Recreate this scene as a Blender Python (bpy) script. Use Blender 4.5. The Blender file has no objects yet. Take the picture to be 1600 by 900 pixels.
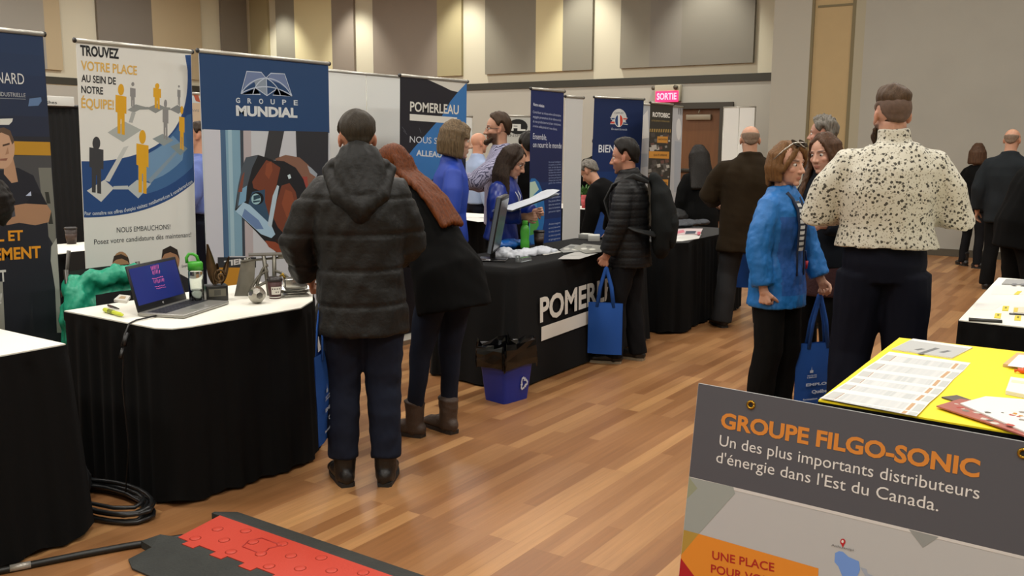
import bpy, bmesh, math, random
import numpy as np
from mathutils import Vector, Matrix, noise
random.seed(7)
SC = bpy.context.scene
COL = SC.collection
PI = math.pi

# ------------------------------------------------------------------ camera
FOC, PITCH, ROLL, YAW, EYE = 1445.34, 0.15565, 0.0061505, 0.595521, 1.50
_fw = Vector((-math.sin(YAW)*math.cos(PITCH), math.cos(YAW)*math.cos(PITCH), -math.sin(PITCH)))
_r = Vector((math.cos(YAW), math.sin(YAW), 0)); _u = _r.cross(_fw)
CR = _r*math.cos(ROLL) + _u*math.sin(ROLL)
CU = -_r*math.sin(ROLL) + _u*math.cos(ROLL)
CAM = Vector((0, 0, EYE))
cd = bpy.data.cameras.new('camera'); cam = bpy.data.objects.new('camera', cd); COL.objects.link(cam)
cd.sensor_width = 36; cd.lens = FOC/1600*36; cd.clip_start = .05; cd.clip_end = 100
cam.matrix_world = Matrix(((CR.x, CU.x, -_fw.x, 0), (CR.y, CU.y, -_fw.y, 0), (CR.z, CU.z, -_fw.z, EYE), (0, 0, 0, 1)))
SC.camera = cam

# ------------------------------------------------------------------ exposure, world, lamps of the hall
SC.view_settings.view_transform = 'Standard'; SC.view_settings.look = 'None'
SC.view_settings.gamma = 1; SC.view_settings.use_curve_mapping = False
SC.view_settings.exposure = 0.0
SC.cycles.use_denoising = True
SC.cycles.max_bounces = 6; SC.cycles.diffuse_bounces = 3; SC.cycles.glossy_bounces = 3
SC.cycles.transmission_bounces = 6; SC.cycles.transparent_max_bounces = 6
W = bpy.data.worlds.new('hall'); SC.world = W; W.use_nodes = True
W.node_tree.nodes['Background'].inputs[0].default_value = (1, .93, .8, 1)
W.node_tree.nodes['Background'].inputs[1].default_value = .02
CEIL = 5.2
def area(name, x, y, z, size, power, col=(1, .98, .92), rot=(0, 0, 0), sy=None, spread=None):
    l = bpy.data.lights.new(name, 'AREA'); l.energy = power; l.color = col; l.size = size
    if sy: l.shape = 'RECTANGLE'; l.size_y = sy
    else: l.shape = 'DISK'
    if spread: l.spread = spread
    o = bpy.data.objects.new(name, l); COL.objects.link(o); o.location = (x, y, z); o.rotation_euler = rot
    return o
HALL = 78.0
for _x in (-16, -12.2, -8.4, -4.6, -1.2, 2.5):
    for _y in (-2.4, 1.2, 4.8, 8.4, 12.0):
        if _x > -5 and _y > 11.9: continue
        area('hall_downlight', _x, _y, CEIL-.03, .9, HALL)
for _x in (-3.4, -.5, 2.4):
    area('hall_downlight', _x, 10.9, CEIL-.03, .7, HALL*.45)
# wall-washing spots above the acoustic panels of the back wall
for _x in (-17.5, -15.1, -12.0, -9.1, -6.6):
    l = bpy.data.lights.new('wall_washer', 'SPOT'); l.energy = 260; l.color = (1, .95, .82); l.spot_size = math.radians(75); l.spot_blend = .8; l.shadow_soft_size = .1
    o = bpy.data.objects.new('wall_washer', l); COL.objects.link(o); o.location = (_x, 15.1, CEIL-.1); o.rotation_euler = (math.radians(16), 0, 0)

# ------------------------------------------------------------------ materials
def lin(h):
    if isinstance(h, str):
        h = h.lstrip('#'); c = [int(h[i:i+2], 16)/255 for i in (0, 2, 4)]
    else: c = h
    return tuple(x/12.92 if x <= .04045 else ((x+.055)/1.055)**2.4 for x in c) + (1.0,)
MATS = {}
def mat(name, col='#808080', rough=.6, metal=0., bump=0., bscale=200., vary=0., vscale=6., spec=.5, emit=None, estr=0., trans=0., sheen=0., alpha=1., stretch=None):
    if name in MATS: return MATS[name]
    m = bpy.data.materials.new(name); m.use_nodes = True; nt = m.node_tree; b = nt.nodes['Principled BSDF']
    b.inputs['Base Color'].default_value = lin(col); b.inputs['Roughness'].default_value = rough; b.inputs['Metallic'].default_value = metal
    b.inputs['Specular IOR Level'].default_value = spec
    if sheen: b.inputs['Sheen Weight'].default_value = sheen
    if trans: b.inputs['Transmission Weight'].default_value = trans
    if alpha < 1: b.inputs['Alpha'].default_value = alpha
    if emit: b.inputs['Emission Color'].default_value = lin(emit); b.inputs['Emission Strength'].default_value = estr
    tc = nt.nodes.new('ShaderNodeTexCoord'); src = tc.outputs['Object']
    if stretch:
        mp = nt.nodes.new('ShaderNodeMapping'); mp.inputs['Scale'].default_value = stretch
        nt.links.new(src, mp.inputs[0]); src = mp.outputs[0]
    if vary:
        n = nt.nodes.new('ShaderNodeTexNoise'); n.inputs['Scale'].default_value = vscale; n.inputs['Detail'].default_value = 4
        nt.links.new(src, n.inputs['Vector'])
        h = nt.nodes.new('ShaderNodeHueSaturation'); h.inputs['Color'].default_value = lin(col)
        r = nt.nodes.new('ShaderNodeMapRange'); r.inputs[1].default_value = .3; r.inputs[2].default_value = .7; r.inputs[3].default_value = 1-vary; r.inputs[4].default_value = 1+vary
        nt.links.new(n.outputs[0], r.inputs[0]); nt.links.new(r.outputs[0], h.inputs['Value']); nt.links.new(h.outputs[0], b.inputs['Base Color'])
    if bump:
        n = nt.nodes.new('ShaderNodeTexNoise'); n.inputs['Scale'].default_value = bscale; n.inputs['Detail'].default_value = 3
        nt.links.new(src, n.inputs['Vector'])
        bp = nt.nodes.new('ShaderNodeBump'); bp.inputs['Strength'].default_value = bump; bp.inputs['Distance'].default_value = .01
        nt.links.new(n.outputs[0], bp.inputs['Height']); nt.links.new(bp.outputs[0], b.inputs['Normal'])
    MATS[name] = m
    return m
def flat(col): # printed ink of one colour
    return mat('ink_'+col.strip('#'), col, .55, spec=.3)

# ------------------------------------------------------------------ mesh building (all in world coordinates unless said)
class MB:
    def __init__(s): s.v = []; s.f = []; s.mi = []; s.sm = []
    def add(s, vs, fs, mi=0, sm=False):
        o = len(s.v); s.v += [tuple(v) for v in vs]
        for f in fs: s.f.append([o+i for i in f]); s.mi.append(mi); s.sm.append(sm)
    def box(s, c, d, mi=0, rz=0, M=None, bev=0):
        x, y, z = (k/2 for k in d)
        if bev:
            bm = bmesh.new(); bmesh.ops.create_cube(bm, size=1)
            for v in bm.verts: v.co = Vector((v.co.x*d[0], v.co.y*d[1], v.co.z*d[2]))
            bmesh.ops.bevel(bm, geom=bm.edges[:], offset=bev, segments=2, affect='EDGES', profile=.5)
            bm.verts.index_update(); vs = [v.co.copy() for v in bm.verts]; fs = [[v.index for v in f.verts] for f in bm.faces]; bm.free()
        else:
            vs = [Vector(p) for p in ((-x,-y,-z),(x,-y,-z),(x,y,-z),(-x,y,-z),(-x,-y,z),(x,-y,z),(x,y,z),(-x,y,z))]
            fs = [(0,3,2,1),(4,5,6,7),(0,1,5,4),(1,2,6,5),(2,3,7,6),(3,0,4,7)]
        R = (M if M is not None else Matrix.Rotation(rz, 3, 'Z'))
        s.add([R @ v + Vector(c) for v in vs], fs, mi, bool(bev))
    def box2(s, a, b, mi=0, bev=0):
        s.box([(a[i]+b[i])/2 for i in range(3)], [abs(b[i]-a[i]) for i in range(3)], mi, bev=bev)
    def prism(s, poly, z0, z1, mi=0, fr=None):   # polygon in xy (or in a frame's u,v with depth z0..z1)
        n = len(poly); fr = fr or (lambda u, v, w: (u, v, w))
        s.add([fr(p[0], p[1], z0) for p in poly]+[fr(p[0], p[1], z1) for p in poly],
              [list(range(n))[::-1], list(range(n, 2*n))]+[(i, (i+1) % n, n+(i+1) % n, n+i) for i in range(n)], mi)
    def poly(s, pts, mi=0): s.add(pts, [list(range(len(pts)))], mi)
    def tube(s, pts, r, n=10, mi=0, cap=True, ref=None, ry=None, rounded=False):
        P = [Vector(p) for p in pts]; m = len(P)
        R = r if isinstance(r, (list, tuple)) else [r]*m
        RY = ry if ry is not None else R
        if not isinstance(RY, (list, tuple)): RY = [RY]*m
        T = [(P[min(i+1, m-1)]-P[max(i-1, 0)]).normalized() for i in range(m)]
        a = Vector(ref) if ref else (Vector((1, 0, 0)) if abs(T[0].x) < .8 else Vector((0, 1, 0)))
        if rounded:
            st = [(P[0]-T[0]*max(R[0], RY[0])*k, T[0], R[0]*q, RY[0]*q) for k, q in ((.95, .3), (.7, .7), (.35, .93))]
            en = [(P[-1]+T[-1]*max(R[-1], RY[-1])*k, T[-1], R[-1]*q, RY[-1]*q) for k, q in ((.35, .93), (.7, .7), (.95, .3))]
        else: st, en = [], []
        L = st+[(P[i], T[i], R[i], RY[i]) for i in range(m)]+en
        vs = []
        for p, t, rx, r2 in L:
            x = a-t*a.dot(t)
            if x.length < 1e-4: x = t.orthogonal()
            x.normalize(); y = t.cross(x)
            if not ref: a = x
            vs += [p+x*(math.cos(q*2*PI/n)*rx)+y*(math.sin(q*2*PI/n)*r2) for q in range(n)]
        k = len(L)
        fs = [(i*n+j, i*n+(j+1) % n, (i+1)*n+(j+1) % n, (i+1)*n+j) for i in range(k-1) for j in range(n)]
        if cap: fs += [list(range(n))[::-1], list(range((k-1)*n, k*n))]
        s.add(vs, fs, mi, True)
    def lathe(s, prof, c=(0, 0, 0), n=24, mi=0, M=None, sx=1, sy=1):   # prof [(r,z)]
        vs = []; k = len(prof)
        for r, z in prof: vs += [Vector((math.cos(j*2*PI/n)*r*sx, math.sin(j*2*PI/n)*r*sy, z)) for j in range(n)]
        if M is not None: vs = [M @ v for v in vs]
        vs = [v+Vector(c) for v in vs]
        fs = [(i*n+j, i*n+(j+1) % n, (i+1)*n+(j+1) % n, (i+1)*n+j) for i in range(k-1) for j in range(n)]
        fs += [list(range(n))[::-1], list(range((k-1)*n, k*n))]
        s.add(vs, fs, mi, True)
    def ball(s, c, r, mi=0, n=16, m=10, M=None):
        r = r if isinstance(r, (list, tuple)) else (r, r, r)
        vs = []
        for i in range(1, m):
            a = PI*i/m
            vs += [Vector((math.sin(a)*math.cos(j*2*PI/n)*r[0], math.sin(a)*math.sin(j*2*PI/n)*r[1], -math.cos(a)*r[2])) for j in range(n)]
        vs += [Vector((0, 0, -r[2])), Vector((0, 0, r[2]))]
        if M is not None: vs = [M @ v for v in vs]
        vs = [v+Vector(c) for v in vs]; b = (m-1)*n
        fs = [(i*n+j, i*n+(j+1) % n, (i+1)*n+(j+1) % n, (i+1)*n+j) for i in range(m-2) for j in range(n)]
        fs += [(b, (j+1) % n, j) for j in range(n)]+[(b+1, (m-2)*n+j, (m-2)*n+(j+1) % n) for j in range(n)]
        s.add(vs, fs, mi, True)
    def grid(s, pts, mi=0, sm=True, closed=False):   # rows of points
        r, c = len(pts), len(pts[0])
        fs = [(i*c+j, i*c+(j+1) % c, (i+1)*c+(j+1) % c, (i+1)*c+j) for i in range(r-1) for j in range(c if closed else c-1)]
        s.add([p for row in pts for p in row], fs, mi, sm)
    def mesh(s, name, mats, W2L=None):
        me = bpy.data.meshes.new(name)
        vs = s.v if W2L is None else [W2L @ Vector(v) for v in s.v]
        me.from_pydata([tuple(v) for v in vs], [], s.f)
        for m in (mats if isinstance(mats, (list, tuple)) else [mats]): me.materials.append(m)
        me.polygons.foreach_set('material_index', s.mi); me.polygons.foreach_set('use_smooth', s.sm)
        me.update(); return me
    def build(s, name, mats, parent=None, local=False, **kw):
        W2L = None if (local or parent is None) else MW[parent.name].inverted()
        o = bpy.data.objects.new(name, s.mesh(name, mats, W2L)); COL.objects.link(o)
        if parent: o.parent = parent; MW[o.name] = MW[parent.name].copy()
        else: MW[o.name] = Matrix()
        for k, v in kw.items(): o[k] = v
        return o
MW = {}
def thing(name, label, cat, loc=(0, 0, 0), rz=0., group=None, sc=1.):
    o = bpy.data.objects.new(name, None); COL.objects.link(o); o.empty_display_size = .1
    o.location = loc; o.rotation_euler = (0, 0, rz); o.scale = (sc, sc, sc)
    o['label'] = label; o['category'] = cat
    if group: o['group'] = group
    MW[o.name] = Matrix.Translation(loc) @ Matrix.Rotation(rz, 4, 'Z') @ Matrix.Scale(sc, 4)
    return o
def tag(o, label, cat, group=None):
    o['label'] = label; o['category'] = cat
    if group: o['group'] = group
    c = sum((Vector(b) for b in o.bound_box), Vector())/8; zmin = min(b[2] for b in o.bound_box)   # origin to the base of the thing
    d = Vector((c.x, c.y, zmin))
    if o.parent is None and o.location.length == 0:
        o.data.transform(Matrix.Translation(-d)); o.location = d; MW[o.name] = Matrix.Translation(d)
    return o
def struct(mb, name, mats, parent=None):
    o = mb.build(name, mats, parent)
    if not parent: o['kind'] = 'structure'
    return o
def dup(root, loc, rz=None, label=None, group=None):
    r = root.copy(); COL.objects.link(r); r.location = loc
    if rz is not None: r.rotation_euler = (0, 0, rz)
    if label: r['label'] = label
    if group: r['group'] = group
    for ch in list(root.children):
        c = ch.copy(); COL.objects.link(c); c.parent = r
        for g in list(ch.children):
            d = g.copy(); COL.objects.link(d); d.parent = c
    return r

# pixel of the 1600x900 photograph -> point in the hall
def ray(x, y): return CR*((x-800)/FOC) - CU*((y-450)/FOC) + _fw
def at_z(x, y, z=0.): d = ray(x, y); return CAM+d*((z-EYE)/d.z)
def at_x(x, y, X): d = ray(x, y); return CAM+d*(X/d.x)
def at_d(x, y, D): return CAM+ray(x, y)*D
class Plane:      # upright or leaning board: origin, unit u (to the right seen from the front), unit v (up), n (towards the viewer)
    def __init__(s, o, u, v):
        s.o = Vector(o); s.u = Vector(u).normalized(); s.v = Vector(v).normalized(); s.n = s.u.cross(s.v)
    def w(s, u, v, off=0.): return s.o+s.u*u+s.v*v+s.n*off
    def uv(s, px, py):
        d = ray(px, py); t = (s.o-CAM).dot(s.n)/d.dot(s.n); p = CAM+d*t-s.o
        c = s.u.dot(s.v); a, b = p.dot(s.u), p.dot(s.v); k = 1-c*c
        return (a-c*b)/k, (b-c*a)/k
class Print:      # inks on a plane, one mesh with one material per ink
    def __init__(s, pl, off=.0003): s.pl = pl; s.mb = MB(); s.m = []; s.off = off; s.k = 0
    def ink(s, col):
        m = flat(col) if isinstance(col, str) else col
        if m not in s.m: s.m.append(m)
        return s.m.index(m)
    def uvpoly(s, pts, col, lay=None):
        if lay is None: s.k += 1; lay = s.k*.25
        s.mb.poly([s.pl.w(u, v, s.off+lay*.00005) for u, v in pts], s.ink(col))
    def poly(s, pts, col, lay=None): s.uvpoly([s.pl.uv(*p) for p in pts], col, lay)
    def line(s, pts, w, col, lay=None):
        q = [Vector(s.pl.uv(*p)) for p in pts]; L = []; R = []
        for i, p in enumerate(q):
            t = (q[min(i+1, len(q)-1)]-q[max(i-1, 0)]).normalized(); nn = Vector((-t.y, t.x))*w/2
            L.append(p+nn); R.append(p-nn)
        s.uvpoly([tuple(p) for p in L+R[::-1]], col, lay)
    def disc(s, c, rx, ry, col, lay=None, n=20, rot=0.):   # centre in px, radii in px
        s.poly([(c[0]+rx*math.cos(a*2*PI/n)*math.cos(rot)-ry*math.sin(a*2*PI/n)*math.sin(rot), c[1]+rx*math.cos(a*2*PI/n)*math.sin(rot)+ry*math.sin(a*2*PI/n)*math.cos(rot)) for a in range(n)], col, lay)
    def text(s, t, a, b, cap, col, bold=0., lay=None):   # a,b: pixels of the baseline's ends, cap: pixel height of a capital
        ua = Vector(s.pl.uv(*a)); ub = Vector(s.pl.uv(*b)); c = Vector(s.pl.uv(a[0], a[1]-cap))
        s.uvtext(t, ua, ub, (c-ua).length, col, bold, lay)
    def uvtext(s, t, ua, ub, h, col, bold=0., lay=None):
        vs, fs, w = glyphs(t, bold); ua = Vector(ua); ub = Vector(ub); x = ub-ua; y = Vector((-x.y, x.x)).normalized()
        if lay is None: s.k += 1; lay = s.k*.25
        s.mb.add([s.pl.w(*(ua+x*(p[0]/w)+y*(p[1]*h)), s.off+lay*.00005) for p in vs], fs, s.ink(col))
    def build(s, name, parent, **kw): return s.mb.build(name, s.m, parent, **kw)
_G = {}
def glyphs(t, bold=0.):
    if (t, bold) in _G: return _G[(t, bold)]
    c = bpy.data.curves.new('t', 'FONT'); c.body = t; c.resolution_u = 3; c.offset = bold; c.fill_mode = 'FRONT'
    o = bpy.data.objects.new('t', c); me = o.to_mesh()
    vs = [(v.co.x, v.co.y) for v in me.vertices]; fs = [list(p.vertices) for p in me.polygons]; o.to_mesh_clear()
    bpy.data.objects.remove(o); bpy.data.curves.remove(c)
    x0 = min(v[0] for v in vs); x1 = max(v[0] for v in vs)
    capH = .729+bold
    _G[(t, bold)] = ([((x-x0), y/capH) for x, y in vs], fs, x1-x0)
    return _G[(t, bold)]
# ------------------------------------------------------------------ the hall
BACK, JUT, LEFT, RIGHT, FRONT = 16.0, 13.8, -18.7, 5.5, -5.0
def floor_mat():
    m = bpy.data.materials.new('wood_planks'); m.use_nodes = True; nt = m.node_tree; b = nt.nodes['Principled BSDF']
    L = nt.links.new; N = nt.nodes.new
    tc = N('ShaderNodeTexCoord'); mp = N('ShaderNodeMapping'); mp.inputs['Rotation'].default_value = (0, 0, PI/2)
    L(tc.outputs['Object'], mp.inputs[0])
    br = N('ShaderNodeTexBrick'); br.offset = .37; br.offset_frequency = 3; br.squash = 1
    br.inputs['Scale'].default_value = 1; br.inputs['Brick Width'].default_value = .92; br.inputs['Row Height'].default_value = .068
    br.inputs['Mortar Size'].default_value = .0006; br.inputs['Bias'].default_value = 0
    br.inputs['Color1'].default_value = (0, 0, 0, 1); br.inputs['Color2'].default_value = (1, 1, 1, 1); br.inputs['Mortar'].default_value = (.25, .25, .25, 1)
    L(mp.outputs[0], br.inputs['Vector'])
    cr = N('ShaderNodeValToRGB'); e = cr.color_ramp.elements
    e[0].position = 0; e[0].color = lin('#845936'); e[1].position = 1; e[1].color = lin('#b38657')
    for p, c in ((.3, '#8e623c'), (.6, '#986c45'), (.85, '#a2764c')):
        q = cr.color_ramp.elements.new(p); q.color = lin(c)
    L(br.outputs['Color'], cr.inputs[0])
    mg = N('ShaderNodeMapping'); mg.inputs['Scale'].default_value = (38, 1.6, 1); L(tc.outputs['Object'], mg.inputs[0])
    gn = N('ShaderNodeTexNoise'); gn.inputs['Scale'].default_value = 1.4; gn.inputs['Detail'].default_value = 6; gn.inputs['Roughness'].default_value = .6; L(mg.outputs[0], gn.inputs['Vector'])
    h = N('ShaderNodeHueSaturation'); mr = N('ShaderNodeMapRange'); mr.inputs[1].default_value = .25; mr.inputs[2].default_value = .75; mr.inputs[3].default_value = .84; mr.inputs[4].default_value = 1.14
    L(gn.outputs[0], mr.inputs[0]); L(mr.outputs[0], h.inputs['Value']); L(cr.outputs[0], h.inputs['Color']); L(h.outputs[0], b.inputs['Base Color'])
    b.inputs['Roughness'].default_value = .38; b.inputs['Specular IOR Level'].default_value = .35
    bp = N('ShaderNodeBump'); bp.inputs['Strength'].default_value = .12; bp.inputs['Distance'].default_value = .002; L(gn.outputs[0], bp.inputs['Height']); L(bp.outputs[0], b.inputs['Normal'])
    return m
M_WALL = mat('painted_wall', '#cac6b2', .8, bump=.05, bscale=300)
M_WALLC = mat('painted_wall_cream', '#cfc7ab', .8, bump=.05, bscale=300)
M_LOW = mat('painted_wall_grey', '#b0aea5', .8, bump=.05, bscale=300)
M_PART = mat('partition_fabric', '#9c998f', .85, bump=.08, bscale=400, vary=.03, vscale=2)
M_BAND = mat('dark_band_paint', '#34332b', .6)
M_CEIL = mat('ceiling_tile', '#c9c2b0', .9, bump=.1, bscale=120)
b = MB(); b.box2((LEFT-.2, FRONT-.2, -.1), (RIGHT+.2, BACK+.2, 0)); struct(b, 'floor', floor_mat())
b = MB(); b.box2((LEFT-.2, FRONT-.2, CEIL), (RIGHT+.2, BACK+.2, CEIL+.1)); struct(b, 'ceiling', M_CEIL)
BZ0, BZ1 = 2.586, 2.722
b = MB()   # back wall: grey below the band, cream above, with a door opening
DX0, DX1, DZ = -7.38, -6.36, 2.13
b.box2((LEFT, BACK, 0), (DX0, BACK+.15, BZ0), 0); b.box2((DX1, BACK, 0), (RIGHT, BACK+.15, BZ0), 0); b.box2((DX0, BACK, DZ), (DX1, BACK+.15, BZ0), 0)
b.box2((LEFT, BACK, BZ0), (RIGHT, BACK+.15, CEIL), 1)
struct(b, 'wall_back', [M_LOW, M_WALL])
b = MB(); b.box2((LEFT-.15, FRONT, 0), (LEFT, BACK, BZ0+.03), 0); b.box2((LEFT-.15, FRONT, BZ0+.03), (LEFT, BACK, CEIL), 1); struct(b, 'wall_left', [M_LOW, M_WALL])
b = MB(); b.box2((RIGHT, FRONT, 0), (RIGHT+.15, BACK, CEIL)); struct(b, 'wall_right', M_PART)
b = MB(); b.box2((LEFT, FRONT-.15, 0), (RIGHT, FRONT, CEIL)); struct(b, 'wall_front', M_WALL)
b = MB(); b.box2((LEFT, BACK-.02, BZ0), (-4.72, BACK, BZ1)); struct(b, 'trim_1', M_BAND)
b = MB(); b.box2((LEFT, FRONT, BZ0+.05), (LEFT+.02, BACK-.02, BZ1+.06)); struct(b, 'trim_2', M_BAND)
# the partition that juts out on the right: grey pier, beige column panel in two grooves, grey panel
JX = -4.72
b = MB(); b.box2((JX, JUT, 0), (-4.17, BACK-.002, CEIL)); struct(b, 'wall_pier', mat('pier_paint', '#a39f93', .8, bump=.05, bscale=300))
b = MB(); b.box2((-4.17, JUT+.02, 0), (-3.42, JUT+.1, CEIL), 0); b.box2((-4.17, JUT, 0), (-4.13, JUT+.021, CEIL), 1); b.box2((-3.60, JUT, 0), (-3.55, JUT+.021, CEIL), 1); b.box2((-4.09, JUT+.012, 3.44), (-3.60, JUT+.022, 3.47), 1)
b.box2((-3.55, JUT+.0, 0), (-3.42, JUT+.021, CEIL), 2)
struct(b, 'wall_column', [mat('beige_panel', '#a68f66', .7, vary=.02), mat('column_groove', '#6d6245', .7), mat('column_edge', '#9b947f', .8)])
b = MB(); b.box2((-3.42, JUT, 0), (RIGHT, JUT+.12, CEIL)); struct(b, 'wall_partition', M_PART)
b = MB(); b.box2((-3.42, JUT-.015, 0), (RIGHT, JUT, .1)); struct(b, 'baseboard_partition', mat('dark_baseboard', '#4b4436', .6))
b = MB(); b.box2((LEFT, BACK-.015, 0), (DX0-.08, BACK, .1)); b.box2((DX1+.08, BACK-.015, 0), (JX, BACK, .1)); struct(b, 'baseboard_back', mat('dark_baseboard'))
b = MB(); b.box2((LEFT, FRONT, 0), (LEFT+.015, BACK, .1)); struct(b, 'baseboard_left', mat('dark_baseboard'))
# door with dark frame
M_DOORF = mat('door_frame_paint', '#38342c', .5); M_DOORW = mat('door_veneer', '#6b4423', .45, vary=.12, vscale=3, stretch=(6, 6, .6))
d = thing('door_1', 'brown wooden door in a dark frame under the red exit sign', 'door', ((DX0+DX1)/2, BACK, 0)); d['kind'] = 'structure'
b = MB()
b.box2((DX0-.14, BACK-.05, 0), (DX0, BACK+.15, DZ+.11)); b.box2((DX1, BACK-.05, 0), (DX1+.24, BACK+.15, DZ+.11)); b.box2((DX0, BACK-.05, DZ), (DX1, BACK+.15, DZ+.11)); b.build('door_frame', M_DOORF, d)
b = MB(); b.box2((DX0+.004, BACK+.06, .01), (DX1-.004, BACK+.11, DZ-.004)); b.build('door_leaf', M_DOORW, d)
b = MB(); b.box2((DX0+.35, BACK+.0, 1.93), (DX0+.83, BACK+.058, 2.03), bev=.01); b.tube([(DX0+.6, BACK-.01, 2.05), (DX0+.62, BACK+.0, 2.11)], .012); b.build('door_closer', mat('closer_metal', '#9a917e', .4, .3), d)
b = MB(); b.box2((DX0+.06, BACK+.02, .98), (DX1-.06, BACK+.058, 1.05), bev=.012); b.build('push_bar', mat('push_bar_metal', '#33302b', .4, .6), d)
# acoustic panels
M_PG = mat('panel_grey', '#8b887c', .9, bump=.12, bscale=500); M_PW = mat('panel_warm_grey', '#8c8379', .9, bump=.12, bscale=500)
M_PC = mat('panel_cream', '#d9d0a8', .9, bump=.12, bscale=500); M_PB = mat('panel_beige', '#a79e7c', .9, bump=.12, bscale=500); M_PT = mat('panel_tan', '#b5a688', .9, bump=.12, bscale=500)
def bx(px): return (CAM+ray(px, 60)*(BACK/ray(px, 60).y)).x
ZB = 2.90
n = 0
def panel(strips, zb, ztop=5.05, label='', grp='acoustic panels along the back wall'):
    b = MB(); ms = []
    for x0, x1, m in strips:
        if m not in ms: ms.append(m)
        X0, X1 = bx(x0), bx(x1)
        b.box2((X0, BACK-.07, zb), (X1, BACK-.002, ztop), ms.index(m))
    o = b.build('acoustic_panel', ms); tag(o, label, 'wall panel', grp)
panel([(394, 422, M_PB)], ZB, label='narrow beige wall panel beside the hall corner, above the blue banner')
panel([(435, 464, M_PG), (464, 522, M_PC), (522, 556, M_PW)], ZB, label='tall wall panel, cream centre between grey strips, above the white booth wall')
panel([(586, 686, M_PW), (686, 724, M_PB)], ZB, label='dark grey wall panel with a beige strip, above the black and blue banner')
panel([(761, 840, M_PG), (840, 882, M_PC), (882, 928, M_PG)], ZB, label='grey wall panel with one cream stripe, high on the back wall')
panel([(972, 1018, M_PG), (1018, 1067, mat('panel_grey_b', '#84817a', .9, bump=.12, bscale=500)), (1067, 1180, mat('panel_grey_c', '#7e7b72', .9, bump=.12, bscale=500))], ZB, label='all-grey wall panel nearest the jutting pier')
def ly(px): d = ray(px, 60); return d.y*(LEFT/d.x)
def lpanel(strips, zb, label):
    b = MB(); ms = []
    for x0, x1, m in strips:
        if m not in ms: ms.append(m)
        b.box2((LEFT+.002, ly(x0), zb), (LEFT+.07, ly(x1), 5.05), ms.index(m))
    tag(b.build('acoustic_panel', ms), label, 'wall panel', 'acoustic panels along the left wall')
lpanel([(-60, 68, mat('panel_pale_grey', '#9a9890', .9, bump=.12, bscale=500)), (68, 93, M_PT)], 2.92, 'pale wall panel with a tan edge at the far left')
lpanel([(151, 236, mat('panel_dark_warm', '#7b756c', .9, bump=.12, bscale=500)), (236, 312, M_PT)], 2.92, 'dark grey and tan wall panel above the white network banner')
lpanel([(344, 384, mat('panel_dark_warm'))], 2.92, 'narrow dark wall panel just left of the hall corner')
# exit sign
s = thing('exit_sign', 'lit red exit sign over the wooden door', 'exit sign', (-6.98, BACK, 2.36))
pl = Plane((-7.35, BACK-.1, 2.26), (1, 0, 0), (0, 0, 1))
c = [Vector((CAM+ray(x, y)*((BACK-.1)/ray(x, y).y))) for x, y in ((1022, 158), (1062, 158), (1062, 132))]
x0, x1, z0, z1 = c[0].x, c[1].x, c[1].z, c[2].z
b = MB(); b.box2((x0, BACK-.1, z0), (x1, BACK-.002, z1), bev=.012); b.build('housing', mat('sign_housing', '#b5ae9a', .6), s)
for dx in (-.02, .02):
    pass
b = MB(); b.tube([(x0-.03, BACK-.03, z1-.05), (x0-.03, BACK-.09, z1-.05)], [.03, .04]); b.tube([(x1-.07, BACK-.1, z1-.04), (x1-.07, BACK-.15, z1-.05)], [.03, .045]); b.build('emergency_lamp', mat('lamp_head', '#5c574b', .5), s)
b = MB(); b.box2((x0+.03, BACK-.112, z0-.01), (x1-.03, BACK-.1, z1-.11)); b.build('lit_panel', mat('exit_red', '#ff2f6e', .5, emit='#ff2058', estr=1.6), s)
pr = Print(Plane((x0+.03, BACK-.112, z0), (1, 0, 0), (0, 0, 1)), .002)
pr.uvtext('SORTIE', (.03, .035), (x1-x0-.09, .035), (z1-z0)*.42, mat('exit_letters', '#ffb0c0', .5, emit='#ff9fb8', estr=1.2), .03); pr.build('lettering', s)
# ------------------------------------------------------------------ skirted tables
M_SKIRT = mat('black_skirt_cloth', '#060606', .9, bump=.15, bscale=900, spec=.2)
M_CLOTH = mat('white_table_cloth', '#e9e6da', .75, bump=.05, bscale=700)
M_TOPB = mat('table_board', '#8a7a63', .6)
M_STEEL = mat('folding_leg_steel', '#55534f', .4, .8)
def edge_pts(poly, step=.018, closed=True):
    out = []; n = len(poly)
    for i in range(n if closed else n-1):
        a = Vector(poly[i]); b = Vector(poly[(i+1) % n]); L = (b-a).length; k = max(2, int(L/step))
        for j in range(k): out.append((a+(b-a)*(j/k), (b-a).normalized()))
    if not closed: out.append((Vector(poly[-1]), (Vector(poly[-1])-Vector(poly[-2])).normalized()))
    return out
def inset(poly, d):
    c = sum((Vector(p) for p in poly), Vector((0, 0)))/len(poly)
    return [tuple(Vector(p)-(Vector(p)-c).normalized()*d) for p in poly]
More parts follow.
